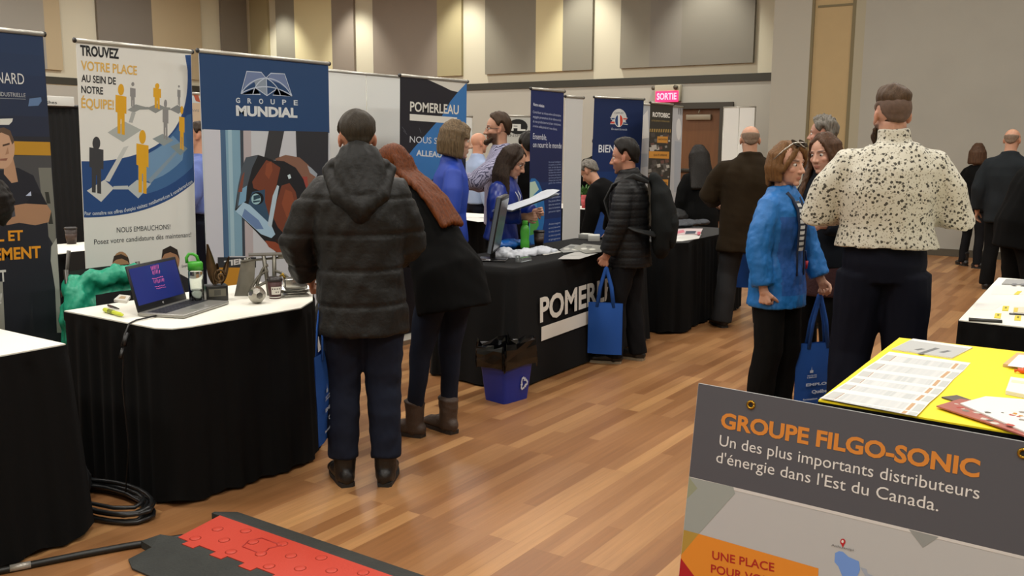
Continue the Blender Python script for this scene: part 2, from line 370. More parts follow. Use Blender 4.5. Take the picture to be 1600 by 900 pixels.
def skirt_mesh(poly, z1, z0, amp, seed, wl=.085, flare=0.):
    b = MB(); P = edge_pts(poly); rows = []; rnd = random.Random(seed)
    ph = [rnd.uniform(0, 6) for _ in range(4)]
    zs = [z1, z1-.035, z1-.045, z1-.1, z1-.25, (z0+z1)/2, z0+.12, z0+.02, z0]
    for k, z in enumerate(zs):
        t = (z1-z)/(z1-z0); row = []; s = 0
        a = 0 if k < 2 else amp*(.35+.65*t)
        for q, (p, d) in enumerate(P):
            s += .018; nn = Vector((d.y, -d.x))
            w = math.sin(s*2*PI/wl+ph[0]+.9*math.sin(s*3.1+ph[1]))*.7+.5*math.sin(s*2*PI/(wl*2.7)+ph[2]+t*.8)
            lift = 0 if z > z0+.01 else .014*(math.sin(s*2*PI/(wl*2.2)+ph[3])+.4*w)
            row.append((p.x+nn.x*(a*w+flare*t+.004), p.y+nn.y*(a*w+flare*t+.004), z+max(0, lift)))
        rows.append(row)
    b.grid(rows, 0, True, True)
    return b
def table(name, label, poly, z, grp=None, cloth=M_CLOTH, amp=.014, seed=1, skirt_top=None, wl=.085, flare=.015):
    cx = sum(p[0] for p in poly)/len(poly); cy = sum(p[1] for p in poly)/len(poly)
    t = thing(name, label, 'table', (cx, cy, 0), 0, grp)
    b = MB(); b.prism(inset(poly, .012), z-.03, z-.006); b.build('tabletop', M_TOPB, t)
    ip = inset(poly, .1)
    for x, y in (ip if len(ip) == 4 else [ip[0], ip[1], ip[-2], ip[-1]]):
        b = MB(); b.tube([(x, y, 0), (x, y, z-.03)], .015); b.build('leg', M_STEEL, t)
    b = MB(); b.prism(poly, z-.006, z); b.build('table_cover', cloth, t)
    skirt_mesh(poly, (skirt_top or z-.004), .012, amp, seed, wl, flare).build('skirt', M_SKIRT, t)
    return t
T1 = [(-3.27, .25), (-3.27, 1.86), (-3.92, 1.86), (-3.92, .25)]
T2 = [(-3.26, 2.235), (-3.195, 2.265), (-3.17, 2.33), (-3.13, 2.90), (-3.24, 3.08), (-3.50, 3.33), (-3.92, 3.33), (-3.92, 2.235)]
T4 = [(-3.50, 6.74), (-3.06, 6.66), (-2.93, 6.80), (-2.99, 7.05), (-2.99, 8.2), (-3.70, 8.2), (-3.70, 6.74)]
TY = [(-.74, 2.72), (.9, 2.66), (.9, 3.82), (-.74, 3.82)]
TW = [(-.61, 4.37), (1.0, 4.30), (1.0, 5.95), (-.64, 5.95)]
table('exhibit_table', 'white-topped table with black skirt nearest the left edge, nothing on top', T1, .75, 'skirted exhibit tables', seed=3, flare=.06)
table('exhibit_table', 'white-topped table with black pleated skirt carrying the laptop', T2, .75, 'skirted exhibit tables', seed=5)
table('exhibit_table', 'black-skirted table with folded shirts and pink brochures', T4, .73, 'skirted exhibit tables', cloth=mat('black_table_cover', '#1b1b1b', .8), seed=8)
table('exhibit_table', 'yellow-topped table behind the leaning grey sign', TY, .75, 'skirted exhibit tables', cloth=mat('yellow_table_cover', '#f2d81a', .6, bump=.03, bscale=400), seed=9)
table('exhibit_table', 'white-topped table with yellow cards at the right edge', TW, .75, 'skirted exhibit tables', seed=12)
# small far tables between and behind the banners
def far_table(x0, y0, x1, y1, label, seed): return table('exhibit_table', label, [(x1, y0), (x1, y1), (x0, y1), (x0, y0)], .75, 'skirted exhibit tables', seed=seed, wl=.12)
far_table(-6.5, 2.75, -5.95, 4.3, 'white-topped table holding a brown coffee cup behind the two left banners', 21)
far_table(-6.2, 7.15, -5.55, 8.0, 'white-topped table with loose papers behind the black and blue banner', 22)
far_table(-6.1, 9.3, -5.3, 10.0, 'white-topped table with a red cup and a plant', 23)

# black printed table throw of the contractor's booth
PX0, PX1, PY0, PY1, PZ = -3.72, -3.09, 4.58, 6.40, .75
t = thing('draped_table', 'table under a black throw printed with large white letters', 'table', ((PX0+PX1)/2, (PY0+PY1)/2, 0))
b = MB(); b.box2((PX0+.02, PY0+.02, PZ-.035), (PX1-.02, PY1-.02, PZ-.01)); b.build('tabletop', M_TOPB, t)
for x in (PX0+.1, PX1-.1):
    for y in (PY0+.15, PY1-.15):
        b = MB(); b.tube([(x, y, 0), (x, y, PZ-.035)], .015); b.build('leg', M_STEEL, t)
b = MB(); rows = []
poly = [(PX1, PY0), (PX1, PY1), (PX0, PY1), (PX0, PY0)]
def rounded(poly, r, k=6):
    out = []
    for i, p in enumerate(poly):
        p = Vector(p); a = Vector(poly[i-1]); c = Vector(poly[(i+1) % len(poly)])
        u = (a-p).normalized(); w = (c-p).normalized(); ce = p+(u+w)*r
        for j in range(k+1):
            q = j/k*PI/2; out.append(tuple(ce-w*r*math.cos(q)-u*r*math.sin(q)))
    return out
rp = edge_pts(rounded(poly, .05), .03)
for k, (z, off) in enumerate(((PZ+.002, -.012), (PZ-.004, 0), (PZ-.05, .004), (.5, .01), (.25, .02), (.06, .03), (.012, .034))):
    row = []
    for i, (p, d) in enumerate(rp):
        nn = Vector((d.y, -d.x)); tt = (PZ-z)/PZ
        left = max(0, (PY0+.05-p.y)/.05) if p.y < PY0+.06 else 0     # the left end falls in folds and flares
        right = 1 if p.y > PY1-.04 else 0
        cx_ = max(0, 1-abs(Vector((p.x-PX1, p.y-PY0)).length)/.25)
        w = math.sin(i*.9)*.5+math.sin(i*.37+1)
        f = off+tt*(.022*w*(left+right)+.05*cx_*min(1, left+.3))
        row.append((p.x+nn.x*f, p.y+nn.y*f, z))
    rows.append(row)
b.grid(rows, 0, True, True)
b.poly([Vector(q) for q in rows[0]])
M_THROW = mat('black_throw_cloth', '#0b0b0b', .85, bump=.2, bscale=700, spec=.25)
throw = b.build('table_throw', M_THROW, t)
class PlaneT(Plane): pass
pl = Plane((PX1+.022, PY0, 0), (0, 1, 0), (0, 0, 1))
pr = Print(pl, .004); WH = '#dcd9cf'
ua, ub, uc = pl.uv(843, 503), pl.uv(927, 475), pl.uv(843, 463); L_ = (ub[0]-ua[0])*1.82; k = (ub[1]-ua[1])/(ub[0]-ua[0])
pr.uvtext('POMERLEAU', ua, (ua[0]+L_, ua[1]+k*L_), uc[1]-ua[1], WH, .03)
ua, ub = pl.uv(845, 533), pl.uv(845, 511); h = ub[1]-ua[1]
pr.uvpoly([(ua[0], ua[1]), (ua[0]+L_, ua[1]+k*L_), (ua[0]+L_, ua[1]+k*L_+h), (ua[0], ua[1]+h)], WH)
pr.build('printed_lettering', throw)

# ------------------------------------------------------------------ banners
M_ALU = mat('banner_aluminium', '#b9b7ae', .35, .6); M_BLACKPL = mat('black_plastic', '#1a1a1a', .4)
M_BACKV = mat('banner_back', '#c9c9c6', .6)
class Banner:
    def __init__(s, label, P, Q, base, tilt=0., z0=.07, pole=True, name='rollup_banner', cat='banner', grp='roll-up banners', rail=M_ALU):
        P = Vector(P); Q = Vector(Q); u = Vector((Q.x-P.x, Q.y-P.y, 0)); s.W = u.length; u.normalize(); s.H = (P.z+Q.z)/2-z0
        nrm = u.cross(Vector((0, 0, 1))); s.z0 = z0
        v = (Vector((0, 0, 1))+u*math.tan(tilt)).normalized()
        o = Vector((P.x, P.y, 0)) - u*math.tan(tilt)*P.z; o.z = 0
        s.pl = Plane(o, u, v); s.pl.n = nrm
        mid = o+u*s.W/2
        s.t = thing(name, label, cat, (mid.x, mid.y, 0), math.atan2(u.y, u.x), grp)
        w = s.pl.w; H = s.H+z0
        b = MB(); q = [w(0, z0), w(s.W, z0), w(s.W, H), w(0, H)]; q2 = [p-nrm*.003 for p in q]
        b.add(q+q2, [(0, 1, 2, 3), (7, 6, 5, 4), (0, 4, 5, 1), (1, 5, 6, 2), (2, 6, 7, 3), (3, 7, 4, 0)])
        m = flat(base) if isinstance(base, str) else base
        s.panel = b.build('printed_panel', m, s.t)
        b = MB(); b.tube([w(-.006, H+.005), w(s.W+.006, H+.005)], .012, n=8); s.rail = b.build('top_rail', rail, s.t)
        for uu in (-.008, s.W+.008):
            b = MB(); b.tube([w(uu-.004, H+.005), w(uu+.004, H+.005)], .014, n=8); b.build('end_cap', M_BLACKPL, s.t)
        b = MB()
        c0 = [(-.05, .0), (.05, .0), (.05, .035), (.025, .07), (-.025, .07), (-.05, .035)]
        b.prism(c0, -.02, s.W+.02, 0, lambda a, z, k: w(0, 0)*0+Vector((o.x, o.y, 0))+u*k-nrm*(a+.005)+Vector((0, 0, z))); b.build('base_housing', M_ALU, s.t)
        if pole:
            b = MB(); b.tube([w(s.W/2, .05, -.04), w(s.W/2, H-.02, -.02)], .01); b.build('support_pole', M_ALU, s.t)
        s.pr = Print(s.pl); s.tx = Print(s.pl, .0013)
    def px(s, x, y): return s.pl.uv(x, y)
    def rect(s, u0, v0, u1, v1, col): s.pr.uvpoly([(u0, v0), (u1, v0), (u1, v1), (u0, v1)], col)
    def clip(s, pts):
        return [(min(max(u, .0015), s.W-.0015), min(max(v, s.z0+.002), s.H+s.z0-.002)) for u, v in pts]
    def art(s, pts, col, lay=None): s.pr.uvpoly(s.clip([s.pl.uv(*p) for p in pts]), col, lay)
    def done(s):
        if s.pr.mb.v: s.pr.build('printed_picture', s.panel)
        if s.tx.mb.v: s.tx.build('lettering', s.panel)
def bez(p0, p1, p2, n=12): return [((1-t)**2*p0[0]+2*t*(1-t)*p1[0]+t*t*p2[0], (1-t)**2*p0[1]+2*t*(1-t)*p1[1]+t*t*p2[1]) for t in [i/n for i in range(n+1)]]
def ell(c, rx, ry, a0=0, a1=360, n=18): return [(c[0]+rx*math.cos(math.radians(a0+(a1-a0)*i/n)), c[1]-ry*math.sin(math.radians(a0+(a1-a0)*i/n))) for i in range(n+1)]

# --- dark banner with a standing man, at the left edge
X = -4.62; Q = at_x(67, 55, X); P = at_x(-95, 38, X); P.z = Q.z
B = Banner('dark navy banner picturing a man with crossed arms, at the left edge', P, Q, '#2b2c33', tilt=math.radians(.1))
H = B.H+.07; W_ = B.W
for i, c in enumerate(('#26395a', '#263756', '#263451', '#27324a', '#282f42')): B.rect(.002, H-.001-.10*(i+1), W_-.002, H-.001-.10*i, c)
B.art([(-95, 218), (80, 222), (80, 243), (-95, 240)], '#b98a2a')
B.art([(-95, 243), (82, 243), (84, 330), (-95, 330)], '#4a4a4c')
B.art([(60, 262), (80, 262), (88, 340), (88, 390), (70, 360)], '#77776f'); B.art([(70, 300), (76, 300), (79, 318), (73, 318)], '#33342f'); B.art([(73, 330), (80, 330), (83, 350), (76, 350)], '#33342f')
B.art([(80, 385), (89, 372), (97, 520), (80, 520), (78, 440)], '#a7a79f')
B.art([(-60, 440), (14, 440), (14, 520), (-60, 520)], '#a5a59b')
B.art([(-30, 268), (0, 266), (28, 262), (52, 274), (66, 305), (72, 330), (74, 345), (78, 400), (86, 450), (89, 520), (54, 520), (50, 462), (46, 520), (8, 520), (4, 440), (-30, 440)], '#25262e')
B.art([(10, 323), (40, 318), (72, 318), (80, 330), (76, 347), (55, 352), (30, 348), (10, 352)], '#a98163')
B.art([(8, 324), (22, 320), (24, 338), (10, 342)], '#4b4c55')
B.art([(40, 318), (53, 300), (66, 305), (74, 320)], '#1f2027')
B.art([(20, 245), (24, 262), (28, 284), (18, 286), (6, 272), (6, 248)], '#b48d70')
B.art(ell((4, 232), 19, 32), '#c29c80')
B.art([(-12, 214), (-10, 202), (6, 199), (16, 204), (22, 222), (19, 226), (14, 212), (2, 207)], '#5d4a3c')
B.art([(4, 226), (15, 223), (15, 226), (4, 229)], '#4a382d'); B.art([(0, 248), (12, 247), (10, 251), (0, 251)], '#8d5e4c'); B.art([(12, 229), (14, 240), (8, 242)], '#a67f63')
B.art([(40, 306), (48, 299), (49, 306)], '#b9c4dc')
B.art([(46, 154), (64, 152), (65, 158), (60, 165), (44, 166)], '#5f7ba3'); B.art([(-12, 186), (20, 185), (19, 190), (14, 195), (-12, 195)], '#d6d8d2')
T = B.tx
T.text('BERNARD', (-33, 128), (38, 132), 18.5, '#d4d6d6'); T.text('PERFORMANCE INDUSTRIELLE', (-62, 147), (40, 152), 7, '#b4b8bd'); T.line([(-62, 151), (40, 155)], .003, '#8c929c')
T.text('L ET', (-4, 377), (36, 375), 17, '#e59a26', .03); T.text('EMENT', (-9, 407), (64, 402), 20, '#e59a26', .03); T.text('T', (0, 440), (10, 439), 19, '#d8d8d2', .03); T.text('!', (-1, 474), (2, 474), 17, '#d8d8d2', .03)
T.art = None
B.done()

# --- white banner with the little people
X = -4.60; P = at_x(118.5, 62, X); Q = at_x(298.5, 84, X); P.z = Q.z = (P.z+Q.z)/2
B = Banner('white recruiting banner with yellow and grey figures on linked tiles', P, Q, '#dedfda', tilt=math.radians(1.35))
BL = '#27497f'
sw = bez((124.5, 252), (215, 255), (262, 214), 10)+bez((262, 214), (296, 180), (293, 110), 10)
B.art(sw+[(289, 86), (299, 86), (305, 282)]+bez((303, 285), (262, 322), (200, 334), 10)+bez((200, 334), (165, 340), (127, 340), 8), BL)
B.art(bez((215, 247), (255, 235), (292, 180), 8)+[(299, 178), (302, 250)]+bez((300, 262), (262, 300), (215, 305), 6), '#3f6797')
B.art(bez((222, 244), (252, 232), (270, 212), 6)+[(288, 230)]+bez((285, 250), (255, 282), (222, 284), 6), '#6f93b5')
GT, GT2, DG, YE, GR = '#b9bcb9', '#8e918f', '#3c3d40', '#d9a426', '#8b8b8b'
B.art([(193, 230), (201, 228), (171, 284), (163, 282)], '#c3c6c3')
for quad, c in (([(168, 207), (195, 190), (221, 203), (192, 222)], '#aab0ad'), ([(199, 172), (212, 163), (227, 167), (209, 176)], '#8f9391'), ([(229, 169), (246, 162), (259, 168), (243, 177)], '#8a8e8c'), ([(265, 171), (277, 164), (288, 170), (279, 178)], '#85898a'), ([(238, 217), (254, 209), (271, 219), (256, 228)], '#8d989a'), ([(266, 229), (281, 223), (293, 232), (282, 243)], '#7f8f92'), ([(135.5, 298), (163, 281), (178, 294), (158, 315.5)], '#c8cbc8'), ([(198, 294), (214, 281), (236, 287), (216, 310)], '#b3bdbf')):
    B.art(quad, c)
B.art([(206, 174), (212, 176), (207, 192), (201, 191)], '#a9adab'); B.art([(216, 167.5), (232, 167), (232, 171), (216, 171.5)], '#8d918f'); B.art([(255, 167), (266, 168), (266, 172), (255, 171)], '#8d918f')
B.art([(177, 291), (200, 290), (200, 296), (177, 296)], '#b9c0c2'); B.art([(231, 281), (274, 236), (277, 239), (235, 287)], '#8296a6')
def figure(c, x, yh, yt, yb, w, ry=None):   # a flat pictogram: head, slab of shoulders and arms, two legs
    h = yb-yt; r = w*.28
    B.art(ell((x, yh), r, (ry or r*1.35)), c)
    B.art([(x-w*.5, yt), (x+w*.5, yt+w*.18), (x+w*.5, yt+h*.48), (x+w*.33, yt+h*.46), (x+w*.34, yb), (x+w*.06, yb-1), (x+w*.04, yt+h*.6), (x-w*.03, yt+h*.6), (x-w*.05, yb-2), (x-w*.32, yb-2.5), (x-w*.33, yt+h*.44), (x-w*.5, yt+h*.42)], c)
figure(YE, 189, 140, 148, 211, 17, 9); figure(GR, 207.5, 131.5, 137, 169, 8.5); figure(YE, 245.5, 134.5, 137, 171, 12); figure(GR, 279.5, 135, 140, 166, 5)
figure(GR, 258.5, 162, 170, 219, 9, 6.5); figure(YE, 284, 172, 182, 235, 8.5, 6.5); figure(DG, 150.5, 224, 230, 303, 22, 10.5); figure(YE, 222.5, 214, 224, 303, 19, 11)
B.art(ell((189, 413), 13.5, 20), '#a8825f'); B.art([(175.5, 411), (178, 400), (189, 397), (200, 402), (203, 414), (199, 408), (190, 404), (181, 406)], '#3a3028')
B.art(ell((266.5, 407), 14, 22), '#a57d5e'); B.art([(252, 405), (254, 390), (266, 384), (277, 390), (281, 406), (276, 398), (266, 394), (257, 397)], '#2b241f')
B.art([(250, 440), (262, 426), (274, 424), (296, 436), (303, 470), (250, 480)], '#24252b'); B.art([(170, 450), (182, 436), (200, 436), (212, 450), (214, 480), (168, 480)], '#2d3038')
T = B.tx
T.text('TROUVEZ', (125.5, 86), (186, 91.5), 17, '#222428', .035); T.text('VOTRE PLACE', (126.5, 109), (214, 117), 15.5, '#d9b05c', .02); T.text('AU SEIN DE', (127, 127.5), (181, 132), 12, '#222428', .02); T.text('NOTRE', (127, 145), (161, 147.5), 12, '#222428', .02); T.text('ÉQUIPE!', (127, 168), (178, 171), 16, '#d9b05c', .02)
T.text('NOUS EMBAUCHONS!', (182.5, 363.5), (266, 358), 8.5, '#3b3d42'); T.text('Posez votre candidature dès maintenant!', (147, 382), (298.5, 370), 8.5, '#3b3d42')
words = ('Pour', 'connaître', 'nos', 'offres', "d'emploi", 'visitez:', 'metalbernard.com', '&', 'romarbernard.com'); cv = bez((132, 336), (232, 338), (303, 284), 400)
pos = 0; tot = sum(len(w)+1 for w in words)
for w in words:
    a = cv[int(pos/tot*400)]; pos += len(w); e = cv[min(400, int(round(pos/tot*400)))]; pos += 1
    T.text(w, a, e, 6, '#c9d3de', .01)
T.text('Emplois', (284, 418), (296, 416), 4.5, '#4b4d52')
B.done()

# --- blue and photographic banner with the welder
X = -4.50; P = at_x(310.5, 83, X); Q = at_x(513, 98.5, X); P.z = Q.z = (P.z+Q.z)/2
B = Banner('blue-headed banner with a big photo of a welding mask', P, Q, '#c4c9cf', tilt=math.radians(.5))
B.art([(300, 70), (530, 70), (530, 208), (300, 202)], '#27456f')
B.art([(318, 202), (344, 203), (352, 450), (322, 450)], '#c9ccd6'); B.art([(344, 203), (352, 203), (360, 450), (351, 450)], '#49688a')
B.art([(352, 203), (375, 203.5), (379, 400), (358, 400)], '#7fa5bb'); B.art([(356, 203), (362, 203), (367, 400), (361, 400)], '#9fbfce'); B.art([(375, 203.5), (380, 204), (384, 400), (379, 400)], '#3e4650')
B.art([(380, 204), (392, 204), (397, 450), (384, 450)], '#b5adb0'); B.art([(420, 204), (444, 205), (436, 250), (412, 250)], '#3a3b3e'); B.art([(462, 205), (513, 206), (512, 420), (470, 420)], '#303135'); B.art([(444, 205), (462, 205), (463, 245), (436, 245)], '#c3c7ce')
B.art([(430, 248), (446, 242), (468, 246), (482, 258), (494, 275), (497, 300), (490, 330), (470, 330)], '#83604f')       # forehead under the mask
B.art([(480, 258), (486, 262), (496, 272), (494, 277), (484, 270)], '#9aa3ad'); B.art([(472, 276), (480, 276), (482, 300), (478, 302)], '#9b4a3f')
B.art([(384, 246), (403, 242), (416, 246), (426, 250), (444, 252), (462, 262), (474, 280), (480, 300), (478, 330), (472, 372), (464, 398), (458, 407), (446, 400), (436, 398), (420, 384), (400, 362), (378, 340), (367, 328), (372, 290), (378, 262)], '#242426')
B.art([(384, 246), (403, 243), (394, 262), (384, 300), (380, 318), (369, 326), (372, 290), (378, 262)], '#4d565f'); B.art([(376, 296), (386, 290), (384, 314), (372, 322)], '#7ba6c4'); B.art([(372, 300), (378, 275), (382, 268), (378, 300)], '#7e4a3c')
RB, RB2 = '#74402e', '#8a4c33'
B.art([(404, 268), (416, 250), (426, 254), (438, 262), (432, 290), (426, 320), (420, 350), (412, 330), (410, 300), (396, 294), (394, 284)], RB)
B.art([(416, 256), (424, 252), (426, 266), (420, 280), (414, 272)], RB2)
B.art([(440, 290), (452, 286), (462, 300), (468, 330), (466, 360), (460, 380), (450, 372), (434, 355), (427, 340), (432, 315)], RB); B.art([(446, 296), (456, 300), (464, 330), (460, 356), (448, 340), (440, 318)], RB2)
B.art([(414, 376), (430, 378), (444, 388), (446, 396), (436, 396), (420, 386)], '#8e4a33'); B.art([(430, 374), (444, 376), (446, 390), (440, 388)], '#3c2620')
B.art([(394, 300), (414, 296), (414, 316), (424, 350), (418, 352), (388, 318)], '#35516a'); B.art(ell((402, 310), 10, 10), '#16181b'); B.art(ell((400, 311), 7.5, 8.5), '#9cc3cc'); B.art([(396, 306), (405, 304), (407, 309), (396, 313)], '#2e4856'); B.art([(395, 314), (406, 313), (406, 315), (396, 317)], '#2e4856')
B.art([(380, 316), (390, 320), (424, 352), (430, 366), (424, 372), (408, 366), (368, 330)], '#a5c6dd'); B.art([(382, 326), (404, 344), (412, 358), (400, 358), (378, 338)], '#6a86b2')
B.art([(433, 289), (436, 291), (424, 356), (418, 352), (426, 306)], '#b3c8d6'); B.art([(449, 274), (453, 272), (455, 278), (451, 280)], '#c8dbe2')
B.art([(497, 275), (505, 278), (498, 289)], '#4c5fa8')
B.art([(340, 402), (400, 402), (400, 418), (340, 418)], '#33363a'); B.art([(336, 418), (380, 418), (382, 470), (336, 470)], '#c18a2e')
# the open-book globe emblem and the two words
WL = '#b9c6d8'
B.art([(386, 112), (408, 113), (416, 124), (396, 129), (380, 140)], '#6f80a6'); B.art([(423, 114), (444, 116), (452, 142), (436, 130), (418, 124)], '#6f80a6'); B.art([(397, 127), (416, 121), (416, 149), (400, 137)], '#8896a6')
for pts in ([(376.5, 146.5), (385.5, 111.5), (408, 113), (415.5, 122), (423, 114.5), (444.5, 115.5), (456, 150)], bez((377, 145), (392, 122), (416, 122), 10), bez((416, 122), (442, 124), (455, 149), 10), bez((378, 145), (416, 124), (455, 149), 12), [(416, 122), (417, 149.5)], [(377, 146.5), (407, 147.5), (399.5, 138)], [(399, 137), (417, 149.5), (433, 138.5)], [(433, 138.5), (426, 148.5), (456, 150)], bez((395, 147), (398, 130), (414, 122), 8), bez((416, 122), (434, 132), (438, 149), 8)):
    B.pr.line(pts, .006, WL)
T = B.tx
for i, ch in enumerate('GROUPE'):
    x = 368.5+i*18.05; y = 160.4+i*.75; T.text(ch, (x, y), (x+6.5, y+.3), 8.3, '#c7d0d8', .03)
T.text('MUNDIAL', (368.8, 180), (464.5, 183.3), 16.5, '#d3d9dc', .05)
T.text('TIENS', (350, 416), (392, 410), 9, '#d5d6d4', .04)
B.done()

# --- black, blue and white banner of the contractor
X = -4.5; P = at_x(625.5, 117.5, X); Q = at_x(729.5, 129.5, X); P.z = Q.z = (P.z+Q.z)/2
B = Banner('black and blue diagonal banner lettered beside the woman in a blue polo', P, Q, '#25242b', tilt=math.radians(1.45))
B.art([(664, 121), (672, 126), (690, 134), (704, 141), (716, 144), (724, 135), (731, 128), (700, 118)], '#d8d6cc')
B.art([(729.5, 129), (716, 143), (704, 158), (690, 182), (646, 232), (620, 260), (620, 330), (650, 300), (728, 240), (733, 160)], '#3b76b5')
B.art([(731, 225), (700, 268), (690, 300), (690, 350), (735, 350)], '#1f222c')
T = B.tx
T.text('POMERLEAU', (640.5, 173.5), (716.5, 178.5), 16, '#dedcd3', .02); T.poly([(640, 178), (714, 183.5), (713.5, 193.5), (640, 188)], '#dedcd3')
T.text('NOUS SOMMES', (640, 222.5), (722, 227), 10.5, '#cfd3d8'); T.text('ALLEAU', (650, 243), (690, 246), 9.5, '#cfd3d8', .03)
for p in ([(628, 198), (634, 206)], [(630, 204), (636, 210)], [(655, 200), (658, 208)]): B.pr.line(p, .004, '#5a5a62')
B.done()

# --- navy agri-food banner
X = -4.25; P = at_x(830, 137, X); Q = at_x(881, 146, X); P.z = Q.z = (P.z+Q.z)/2
B = Banner('navy banner with white paragraphs and a globe, behind the table throw', P, Q, '#1f2b5c', tilt=math.radians(.7))
H = B.H+.07
for i, c in enumerate(('#222a52', '#20305f', '#1e3a76', '#1c458c', '#1d4a97')): B.rect(.002, max(.08, H-.45-.32*(i+1)), B.W-.002, H-.45-.32*i, c)
B.art(ell((833, 330), 18, 52), '#2d6fb0'); B.art(ell((829, 328), 10, 40), '#4c93bd'); B.art([(826, 285), (836, 283), (842, 296), (834, 304), (830, 318), (826, 310)], '#b9d2c0'); B.art([(826, 320), (834, 322), (836, 334), (830, 342), (826, 338)], '#5a9a4a'); B.art([(828, 345), (840, 338), (842, 352), (834, 366), (828, 368)], '#4f9b4e')
T = B.tx; TC = '#b8c0da'
T.text('Notre mission', (833, 165), (850, 168), 5, '#d5daea', .02)
for i in range(4): T.text(('Contribuer au mieux-vivre alimentaire', 'engagés partenaires de la relève et du', 'de nos producteurs et à leur croissance,', 'à notre collectivité et à nos clients'.rstrip())[i], (832.5, 176.5+i*7.3), (876-(6 if i == 3 else 0), 182.5+i*7.1), 4.2, TC)
T.text('Ensemble,', (832.5, 217), (854, 219), 9.5, '#dbe0ec'); T.text('on nourrit le monde', (832.5, 230), (877, 232), 9.5, '#dbe0ec')
for i in range(9): T.text(('Un travail intelligent', 'à la qualité, un produit', 'sain. Le soin de nos', 'équipes et le respect', 'du bien-être animal', 'font partie des valeurs', 'que nous partageons', 'chaque jour avec les', 'gens du milieu')[i], (857, 254.5+i*4.1), (876, 254+i*4), 2.6, '#98a6cc')
for i in range(6): T.text(('Rejoignez-nous', 'au quotidien', 'Des postes offerts', 'dans nos usines et', 'dans les bureaux', 'partout en région')[i], (857, 305+i*5.5), (875, 303+i*5.4), 3.2, '#a9b6d6')
for i in range(5): T.text(('Avantages', 'sociaux', 'Un milieu stimulant', 'où chacun grandit', 'et progresse')[i], (857, 352+i*6), (875, 349+i*6), 3.2, '#a9b6d6')
B.done()
# --- its neighbour, seen white
P = at_x(884, 151, -4.3); Q = at_x(911, 154, -4.3); P.z = Q.z = (P.z+Q.z)/2
B = Banner('plain white banner side by side with the navy paragraph banner', P, Q, '#d3d3d0', tilt=math.radians(1.0)); B.done()

# --- welcome banner
P = at_d(929, 152, 9.9); Q = at_d(1006, 156, 10.35); P.z = Q.z = (P.z+Q.z)/2
B = Banner('dark blue welcome banner with a small tricolour crest', P, Q, '#1a2950', tilt=math.radians(1.6))
H = B.H+.07
for i, c in enumerate(('#1b2d5a', '#1a3568', '#1c3f7c', '#20498e')): B.rect(.002, max(.08, H-.55-.24*(i+1)), B.W-.002, H-.55-.24*i, c)
B.art(ell((967, 187), 12.5, 17, 0, 180), '#c9c8c4'); B.art([(953, 183), (962, 183), (962, 194), (953, 194), (957, 188)], '#c9c8c4'); B.art([(981, 184), (972, 184), (972, 194), (981, 195), (977, 189)], '#c9c8c4')
B.art([(954, 190), (961, 190), (961, 193), (954, 193)], '#c24a3c'); B.art([(955, 184.5), (961, 184.5), (961, 186.5), (956, 186.5)], '#26406e'); B.art([(973, 184.5), (980, 185), (979, 187), (973, 186.5)], '#c24a3c'); B.art([(973, 191), (979, 191.5), (980, 194), (973, 193.5)], '#26406e')
B.art(ell((967, 188.5), 7, 10), '#d8d8d4'); B.art(ell((967, 188.5), 6, 9, 90, 270), '#27426f'); B.art(ell((968, 188.5), 5, 9, -90, 90), '#c6432f'); B.art([(965.5, 179.5), (968.5, 179.5), (968.8, 197.5), (965.8, 197.5)], '#e2e2de')
T = B.tx
T.text('On nourrit le monde', (955, 203), (979.5, 204), 3.6, '#c3cbd8'); T.text('DEPUIS', (960, 178), (974, 178), 3, '#4f5766')
T.text('BIENVENUE', (935, 238), (998, 238.3), 12.5, '#d5d9df', .01)
B.done()

# --- grey curved pop-up with a narrow dark machinery banner in front
P = at_d(1004, 163, 10.75); Q = at_d(1067, 168, 11.5); P.z = Q.z = (P.z+Q.z)/2
B = Banner('pale grey pop-up display wall behind the dark machinery banner', P, Q, '#b4b8bd', name='popup_display', cat='display wall', grp=None, pole=False)
B.art([(1000, 182), (1012, 172), (1014, 215), (1000, 217)], '#dcdcd8'); B.art(ell((1060.5, 202), 4, 17), '#d7d9d9'); B.art([(1000, 240), (1012, 240), (1012, 260), (1000, 262)], '#9aa2ad'); B.art([(1054, 220), (1064, 222), (1062, 300), (1053, 300)], '#a3abb5')
for i in range(3): B.art([(1060+i*2.4, 169), (1061.5+i*2.4, 169), (1061+i*2.4, 180+i), (1060+i*2.4, 178)], '#4a4b4c')
B.done()
P = at_d(1016.5, 160.5, 10.0); Q = at_d(1051.5, 164.5, 10.5); P.z = Q.z = (P.z+Q.z)/2
B = Banner('narrow dark machinery banner with orange strips, left of the wooden door', P, Q, '#35332f', tilt=math.radians(.7))
OR = '#c98e3c'
B.art([(1014, 201), (1048, 202), (1048, 207), (1014, 206)], '#a58a4e')
for i in range(9): B.art([(1017+i*3.6, 201), (1018.5+i*3.6, 201), (1017.5+i*3.6, 207), (1016+i*3.6, 207)], '#35332f')
rr = random.Random(4)
for i in range(46):
    x = rr.uniform(1014, 1046); y = rr.choice((rr.uniform(210, 234), rr.uniform(250, 278))); s_ = rr.uniform(1.5, 4.5); g = rr.choice(('#5c5a57', '#77746f', '#8d8a84', '#4a4745', '#6a4c45', '#b4b1aa'))
    B.art([(x-s_, y-s_*.7), (x+s_*.8, y-s_), (x+s_, y+s_*.6), (x-s_*.6, y+s_)], g)
B.art([(1012, 248), (1046, 249), (1046, 279), (1012, 279)], '#5b5a60', lay=-.5) if False else None
B.art([(1027, 213), (1043.5, 213.5), (1043, 223.5), (1026.5, 223)], OR); B.art([(1013, 236), (1045.5, 237), (1045, 248), (1012.5, 247)], OR); B.art([(1015, 280), (1044, 280.5), (1043.5, 290), (1020, 290)], OR)
T = B.tx
